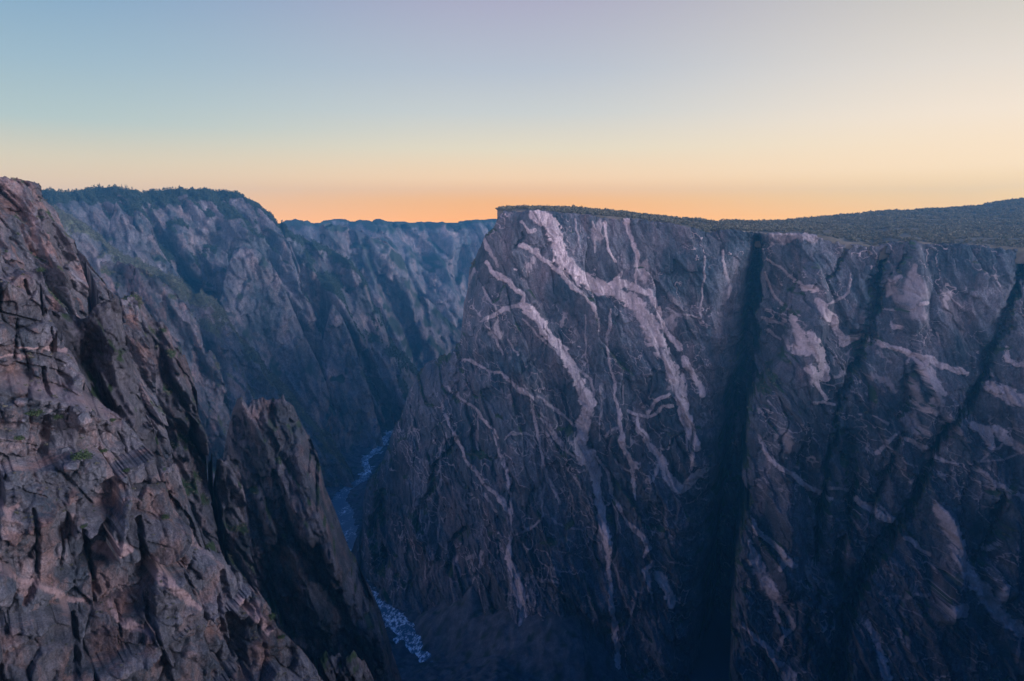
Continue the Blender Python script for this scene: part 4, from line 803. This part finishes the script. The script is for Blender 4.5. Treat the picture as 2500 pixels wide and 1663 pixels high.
# ---------------------------------------------------------------- foliage
def leaf_mat(name, a, b):
    t = NT(name)
    t.l.new(t.mix(t.rng(t.noise(0.35, det=3), 0.35, 0.65), a, b), t.p.inputs['Base Color']); return t.m
L_scrub = leaf_mat('scrub_leaf', (0.075, 0.085, 0.058), (0.16, 0.155, 0.115))
L_pine = leaf_mat('conifer_needle', (0.035, 0.05, 0.038), (0.06, 0.08, 0.055))
L_bush = leaf_mat('bush_leaf', (0.035, 0.06, 0.03), (0.07, 0.105, 0.045))
bk = NT('bark'); bk.p.inputs['Base Color'].default_value = (0.09, 0.07, 0.055, 1)
rng = np.random.default_rng(7)
def leaf_cloud(P, R3, nq, ls, conic=0.0):
    """P (N,3) base points, R3 (N,3) radii; nq leaf quads each; returns vertices (N*nq*4, 3)."""
    N = len(P)
    v = rng.normal(size=(N, nq, 3)); v /= np.linalg.norm(v, axis=-1, keepdims=True)
    r = rng.random((N, nq, 1)) ** 0.4
    lump = 1 + 0.3 * np.sin(v[..., :1] * 5 + rng.random((N, 1, 1)) * 6) * np.cos(v[..., 1:2] * 4 + rng.random((N, 1, 1)) * 6)
    v = v * r * lump
    v[..., 2] = v[..., 2] * 0.5 + 0.5
    if conic:
        w = np.clip(1.05 - v[..., 2:3], 0.04, 1) ** conic
        v[..., :2] *= w * 1.35
    c = P[:, None, :] + v * R3[:, None, :]
    a = rng.normal(size=(N, nq, 3)); a /= np.linalg.norm(a, axis=-1, keepdims=True)
    b = np.cross(a, rng.normal(size=(N, nq, 3))); b /= np.linalg.norm(b, axis=-1, keepdims=True)
    s = ls * R3[:, None, :1] * (0.6 + 0.8 * rng.random((N, nq, 1)))
    a = a * s; b = b * s * 0.7
    return np.stack([c - a, c - b, c + a, c + b], 2).reshape(-1, 3)
def quad_obj(name, co, mat, parent=None):
    n = len(co) // 4
    me = bpy.data.meshes.new(name)
    me.vertices.add(len(co)); me.vertices.foreach_set('co', co.astype(np.float32).ravel())
    me.loops.add(n * 4); me.loops.foreach_set('vertex_index', np.arange(n * 4, dtype=np.int32))
    me.polygons.add(n); me.polygons.foreach_set('loop_start', np.arange(0, n * 4, 4, dtype=np.int32))
    me.update(calc_edges=True); me.materials.append(mat)
    o = bpy.data.objects.new(name, me); COL.objects.link(o); o.parent = parent
    return o
# scrub on the plateau
N = 34000
u = rng.random(N * 2) * (2640 - 1216) + 1216; t = rng.random(N * 2) ** 0.85
acc = rng.random(N * 2) < (np.interp(u, sk_x, sk_d) + 60) / 1160 * 1.3
dens = fbm(u / 40, t * 9, 5, 3) > -0.55
u = u[acc & dens]; t = t[acc & dens]
x_, y_, z_ = plateau_pt(u, t)
kp = fbm(x_ / 70, y_ / 70, 66, 3) + 0.6 * fbm(x_ / 18, y_ / 18, 67, 3) > -0.22
x_, y_, z_, t, u = x_[kp], y_[kp], z_[kp], t[kp], u[kp]
s_ = 1.1 + 3.0 * rng.random(len(u)) ** 3 + 0.9 * t
sc_o = quad_obj('scrub', leaf_cloud(np.stack([x_, y_, z_ - 0.3], 1), np.stack([s_, s_, s_ * 1.15], 1), 26, 0.34), L_scrub)
tag(sc_o, 'low dark green scrub covering the plateau', 'scrub', kind='stuff')
# trees on ledges and wooded slopes
def grow(name, Dd, n, size, label, cat, conic=0.9, nq=22, thr=0.35, box=None, hk=1.9, key='veg', mat=None):
    m = Dd['front'] & (Dd[key] > thr)
    if box is not None: m &= (Dd['PX'] > box[0]) & (Dd['PX'] < box[1]) & (Dd['PY'] > box[2]) & (Dd['PY'] < box[3])
    idx = np.flatnonzero(m.ravel())
    if len(idx) == 0: return
    idx = rng.choice(idx, min(n, len(idx)), replace=False)
    P = np.stack([Dd[k].ravel()[idx] for k in 'XYZ'], 1)
    s = size * (0.5 + 0.9 * rng.random(len(P)) ** 1.5)
    P[:, 2] -= 0.15 * s
    o = quad_obj(name, leaf_cloud(P, np.stack([s, s, s * hk], 1), nq, 0.36, conic), mat or (L_pine if conic > 0.5 else L_scrub))
    tag(o, label, cat, kind='stuff')
grow('forest', E1, 9000, 4.0, 'distant woodland on the slopes of the left mountain', 'forest')
grow('forest', E2, 3500, 3.8, 'woodland on the hazy middle spur', 'forest')
grow('forest', D, 7000, 2.7, 'conifers and scrub along the wooded ridge', 'forest', mat=L_scrub)
grow('scrub', D2, 1500, 1.8, 'scrub on the ledges of the jagged spur', 'scrub', conic=0.2, hk=1.1)
grow('scrub', H, 2600, 1.9, 'scrub clinging to the ledges of the banded walls', 'scrub', conic=0.2, hk=1.1, thr=0.5)
grow('scrub', B, 900, 0.8, 'scrub in the gullies of the broken cliff', 'scrub', conic=0.2, hk=1.0, thr=0.5)
grow('scrub', C, 260, 0.8, 'sparse scrub on the rock pinnacle', 'scrub', conic=0.2, hk=1.0, thr=0.5)
grow('scrub', A2, 500, 0.45, 'tufts of scrub on the upper left cliff', 'scrub', conic=0.1, hk=0.9, thr=0.5)

grow('scrub', A, 420, 0.33, 'small dry tufts on the ledges of the nearest cliff', 'scrub', conic=0.1, hk=0.9, thr=0.55, nq=30, key='lie')

def ridge_top(Dd, px):
    """crest point of a sheet at a photo column"""
    m = Dd['front'] & (np.abs(Dd['PX'] - px) < 4)
    i = np.flatnonzero(m.ravel()); j = i[np.argmin(Dd['PY'].ravel()[i])]
    return tuple(float(Dd[k].ravel()[j]) for k in 'XYZ')
def surf(Dd, px, py):
    i = np.flatnonzero(Dd['front'].ravel())
    d = (Dd['PX'].ravel()[i] - px) ** 2 + (Dd['PY'].ravel()[i] - py) ** 2
    c = i[np.argsort(d)[:12]]
    j = c[np.argmin(Dd['Y'].ravel()[c])]
    return tuple(float(Dd[k].ravel()[j]) for k in 'XYZ')
def trunk_mesh(h, r, lean=0.05, n=7):
    import bmesh
    bm = bmesh.new(); rings = []
    for k in range(5):
        f = k / 4
        rings.append([bm.verts.new((r * (1 - 0.8 * f) * math.cos(6.2832 * i / n) + lean * h * f * f, r * (1 - 0.8 * f) * math.sin(6.2832 * i / n), h * f)) for i in range(n)])
    for a, b in zip(rings[:-1], rings[1:]):
        for i in range(n): bm.faces.new((a[i], a[(i + 1) % n], b[(i + 1) % n], b[i]))
    bm.faces.new(rings[-1])
    me = bpy.data.meshes.new('trunk'); bm.to_mesh(me); bm.free(); me.materials.append(bk.m)
    return me
def tree(name, loc, h, w, conic, label, cat, mat, nq=260, group=None, hb=0.12):
    e = bpy.data.objects.new(name, None); e.location = loc; COL.objects.link(e)
    tag(e, label, cat, group)
    tr = bpy.data.objects.new('trunk', trunk_mesh(h * 0.85, h * 0.035)); COL.objects.link(tr); tr.parent = e
    co = leaf_cloud(np.array([[0, 0, h * hb]]), np.array([[w, w, h * (1 - hb)]]), nq, 0.17, conic)
    quad_obj('crown', co, mat, e)
    return e
for px, h, lab in [(1400, 7.5, 'taller dark juniper on the rim of the banded wall, left of a twin'), (1420, 7.0, 'rounded dark juniper on the rim of the banded wall, right of its twin'),
                   (1513, 5.5, 'low ragged juniper on the wall rim, right of the pair'), (1535, 5.5, 'wind-bent juniper on the wall rim above the narrow pale stripe')]:
    x, y, z = plateau_pt(np.array([px * 1.0]), np.array([0.9]))
    tree('juniper_tree', (float(x[0]), float(y[0]), float(z[0]) - 0.3), h, h * 0.42, 0.35, lab, 'tree', L_scrub)
proto = None
for k, px in enumerate([171, 240, 247, 299, 305, 313, 322, 326, 352, 412]):
    x, y, z = ridge_top(E1, px)
    h = (13, 14, 12, 15, 17, 16, 12, 14, 12, 11)[k]
    tree('conifer_tree', (x, y, z - 1), h, h * 0.22, 1.0, 'small spiky conifer standing up from the skyline of the left mountain', 'tree', L_pine, nq=90, group='conifers on the mountain skyline')
for k, (px, py) in enumerate([(228, 555), (252, 580), (282, 606), (330, 628), (418, 668), (432, 674), (448, 684), (470, 706), (300, 617), (365, 645)]):
    x, y, z = ridge_top(D, px)
    h = 9 + 4 * rng.random()
    tree('conifer_tree', (x, y, z - 0.5), h, h * 0.24, 1.0, 'small conifer on the crest of the wooded ridge', 'tree', L_pine, nq=90, group='conifers on the ridge crest')

# ---------------------------------------------------------------- near shrubs and boulders on the nearest cliff
for px, py, s, lab, tall in [(104, 660, 1.5, 'green shrub in the gully between the upper cliff and the near blocks', 1.3), (92, 1010, 1.5, 'green bush on the rubble ledge, left of the yellowish one', 1.0),
                       (143, 1022, 1.2, 'yellow-green bush in the middle of the rubble ledge', 1.0), (205, 1103, 2.2, 'dark wide bush in the hollow under the big slab', 0.8),
                       (70, 1012, 0.7, 'small tuft at the left of the rubble ledge', 0.8), (275, 1025, 1.0, 'bush on the edge of the cliff where the ledge ends', 0.9),
                       (302, 1130, 0.9, 'pale bush on the slope below the ledge edge', 0.9), (50, 1070, 1.2, 'dark bush on the left below the rubble ledge', 0.8),
                       (405, 1262, 1.0, 'bush beside the reddish block at the foot of the rock blade', 1.2), (205, 1285, 0.9, 'small bush at the lip above the pale violet face', 0.8),
                       (668, 1505, 1.2, 'bush on the crest at the lower right of the near cliff', 0.9), (690, 1555, 1.0, 'lowest bush on the right edge of the near cliff', 0.8),
                       (255, 1098, 1.0, 'flat green bush on the saddle right of the dark wide one', 0.7)]:
    src = A2 if py < 700 else A
    x, y, z = surf(src, px, py)
    e = bpy.data.objects.new('bush', None); e.location = (x, y - 0.1, z - 0.25 * s); COL.objects.link(e); tag(e, lab, 'bush')
    quad_obj('foliage', leaf_cloud(np.array([[0, 0, 0.0]]), np.array([[s, s, s * tall]]), 420, 0.10), L_bush, e)
    for q in range(3):
        st = bpy.data.objects.new('stem', trunk_mesh(s * tall * 0.7, 0.05 * s, 0.3 * (q - 1))); COL.objects.link(st); st.parent = e; st.rotation_euler = (0, 0, q * 2.1)

def boulder(loc, sx, sy, sz, seed, rz, label, group=None):
    import bmesh
    r = np.random.default_rng(seed)
    bm = bmesh.new(); bmesh.ops.create_icosphere(bm, subdivisions=4, radius=1.0)
    pl = r.normal(size=(11, 3)); pl /= np.linalg.norm(pl, axis=1, keepdims=True); dd = 0.62 + 0.25 * r.random(11)
    for v in bm.verts:
        p = np.array(v.co)
        for n_, d_ in zip(pl, dd):
            k = p @ n_ - d_
            if k > 0: p = p - n_ * k * 0.93
        q = float(fbm(np.array([p[0] * 2 + seed]), np.array([p[1] * 2 + p[2] * 2]), seed, 3)[0])
        p = p * (1 + 0.04 * q)
        v.co = (p[0] * sx, p[1] * sy, p[2] * sz)
    me = bpy.data.meshes.new('boulder'); bm.to_mesh(me); bm.free(); me.materials.append(M_near)
    for k in ('vein', 'veg'):
        a = me.attributes.new(k, 'FLOAT', 'POINT')
    a = me.attributes.new('tint', 'FLOAT', 'POINT'); a.data.foreach_set('value', np.full(len(me.vertices), float(r.normal() * 0.25), np.float32))
    o = bpy.data.objects.new('boulder', me); o.location = loc; o.rotation_euler = (0.15, 0.1, rz); COL.objects.link(o)
    tag(o, label, 'boulder', group)
BL = [(48, 978, 1.5, 1.0, 'long flat grey boulder at the left end of the rubble ledge'), (205, 1025, 1.7, 1.6, 'big dark square boulder at the right end of the rubble ledge'), (18, 1000, 0.9, 0.6, 'pale low boulder at the left edge of the picture'),
      (72, 985, 0.8, 0.6, 'pale boulder just right of the long flat one'), (185, 995, 0.8, 0.7, 'light boulder leaning on top of the dark square one'), (225, 1010, 0.7, 0.9, 'narrow boulder wedged right of the dark square one'),
      (120, 1000, 0.9, 0.5, 'slab lying between the green bush and the cliff foot'), (150, 1005, 0.9, 0.45, 'flat slab right behind the yellow-green bush'), (152, 1098, 1.5, 1.0, 'oval grey boulder left of the dark wide bush'),
      (175, 1130, 1.8, 0.9, 'pale-topped boulder below the dark wide bush'), (165, 1012, 0.6, 0.4, None), (100, 992, 0.6, 0.4, None), (135, 1012, 0.5, 0.35, None), (30, 1020, 0.7, 0.4, None), (60, 1028, 0.6, 0.35, None), (110, 1030, 0.6, 0.35, None),
      (192, 1008, 0.5, 0.4, None), (5, 985, 0.6, 0.5, None), (84, 1000, 0.45, 0.3, None), (125, 1045, 0.6, 0.3, None), (178, 1002, 0.4, 0.35, None), (240, 1045, 0.6, 0.5, None)]
for i, (px, py, a, b, lab) in enumerate(BL):
    x, y, z = surf(A, px, py)
    boulder((x, y + 0.1, z + 0.05), a, a * 0.8, b, 40 + i, i * 1.3, lab or 'small loose stone lying among the larger boulders of the rubble ledge', None if lab else 'small stones on the rubble ledge')

# ---------------------------------------------------------------- air
hv = [(-3000, -700, FLOOR - 32), (3000, 4900, 205)]
(a0, b0, c0), (a1, b1, c1) = hv
me = bpy.data.meshes.new('haze')
me.from_pydata([(a0, b0, c0), (a1, b0, c0), (a1, b1, c0), (a0, b1, c0), (a0, b0, c1), (a1, b0, c1), (a1, b1, c1), (a0, b1, c1)], [],
               [(0, 3, 2, 1), (4, 5, 6, 7), (0, 1, 5, 4), (1, 2, 6, 5), (2, 3, 7, 6), (3, 0, 4, 7)])
hm = bpy.data.materials.new('haze_air'); hm.use_nodes = True; hn = hm.node_tree.nodes; hn.clear()
pv = hn.new('ShaderNodeVolumePrincipled'); pv.inputs['Density'].default_value = 0.000105
pv.inputs['Color'].default_value = (0.10, 0.55, 1.0, 1); pv.inputs['Anisotropy'].default_value = 0.25
ho = hn.new('ShaderNodeOutputMaterial'); hm.node_tree.links.new(pv.outputs[0], ho.inputs['Volume'])
me.materials.append(hm)
hz = bpy.data.objects.new('haze', me); COL.objects.link(hz)
tag(hz, 'thin blue evening haze filling the canyon', 'haze', kind='stuff')
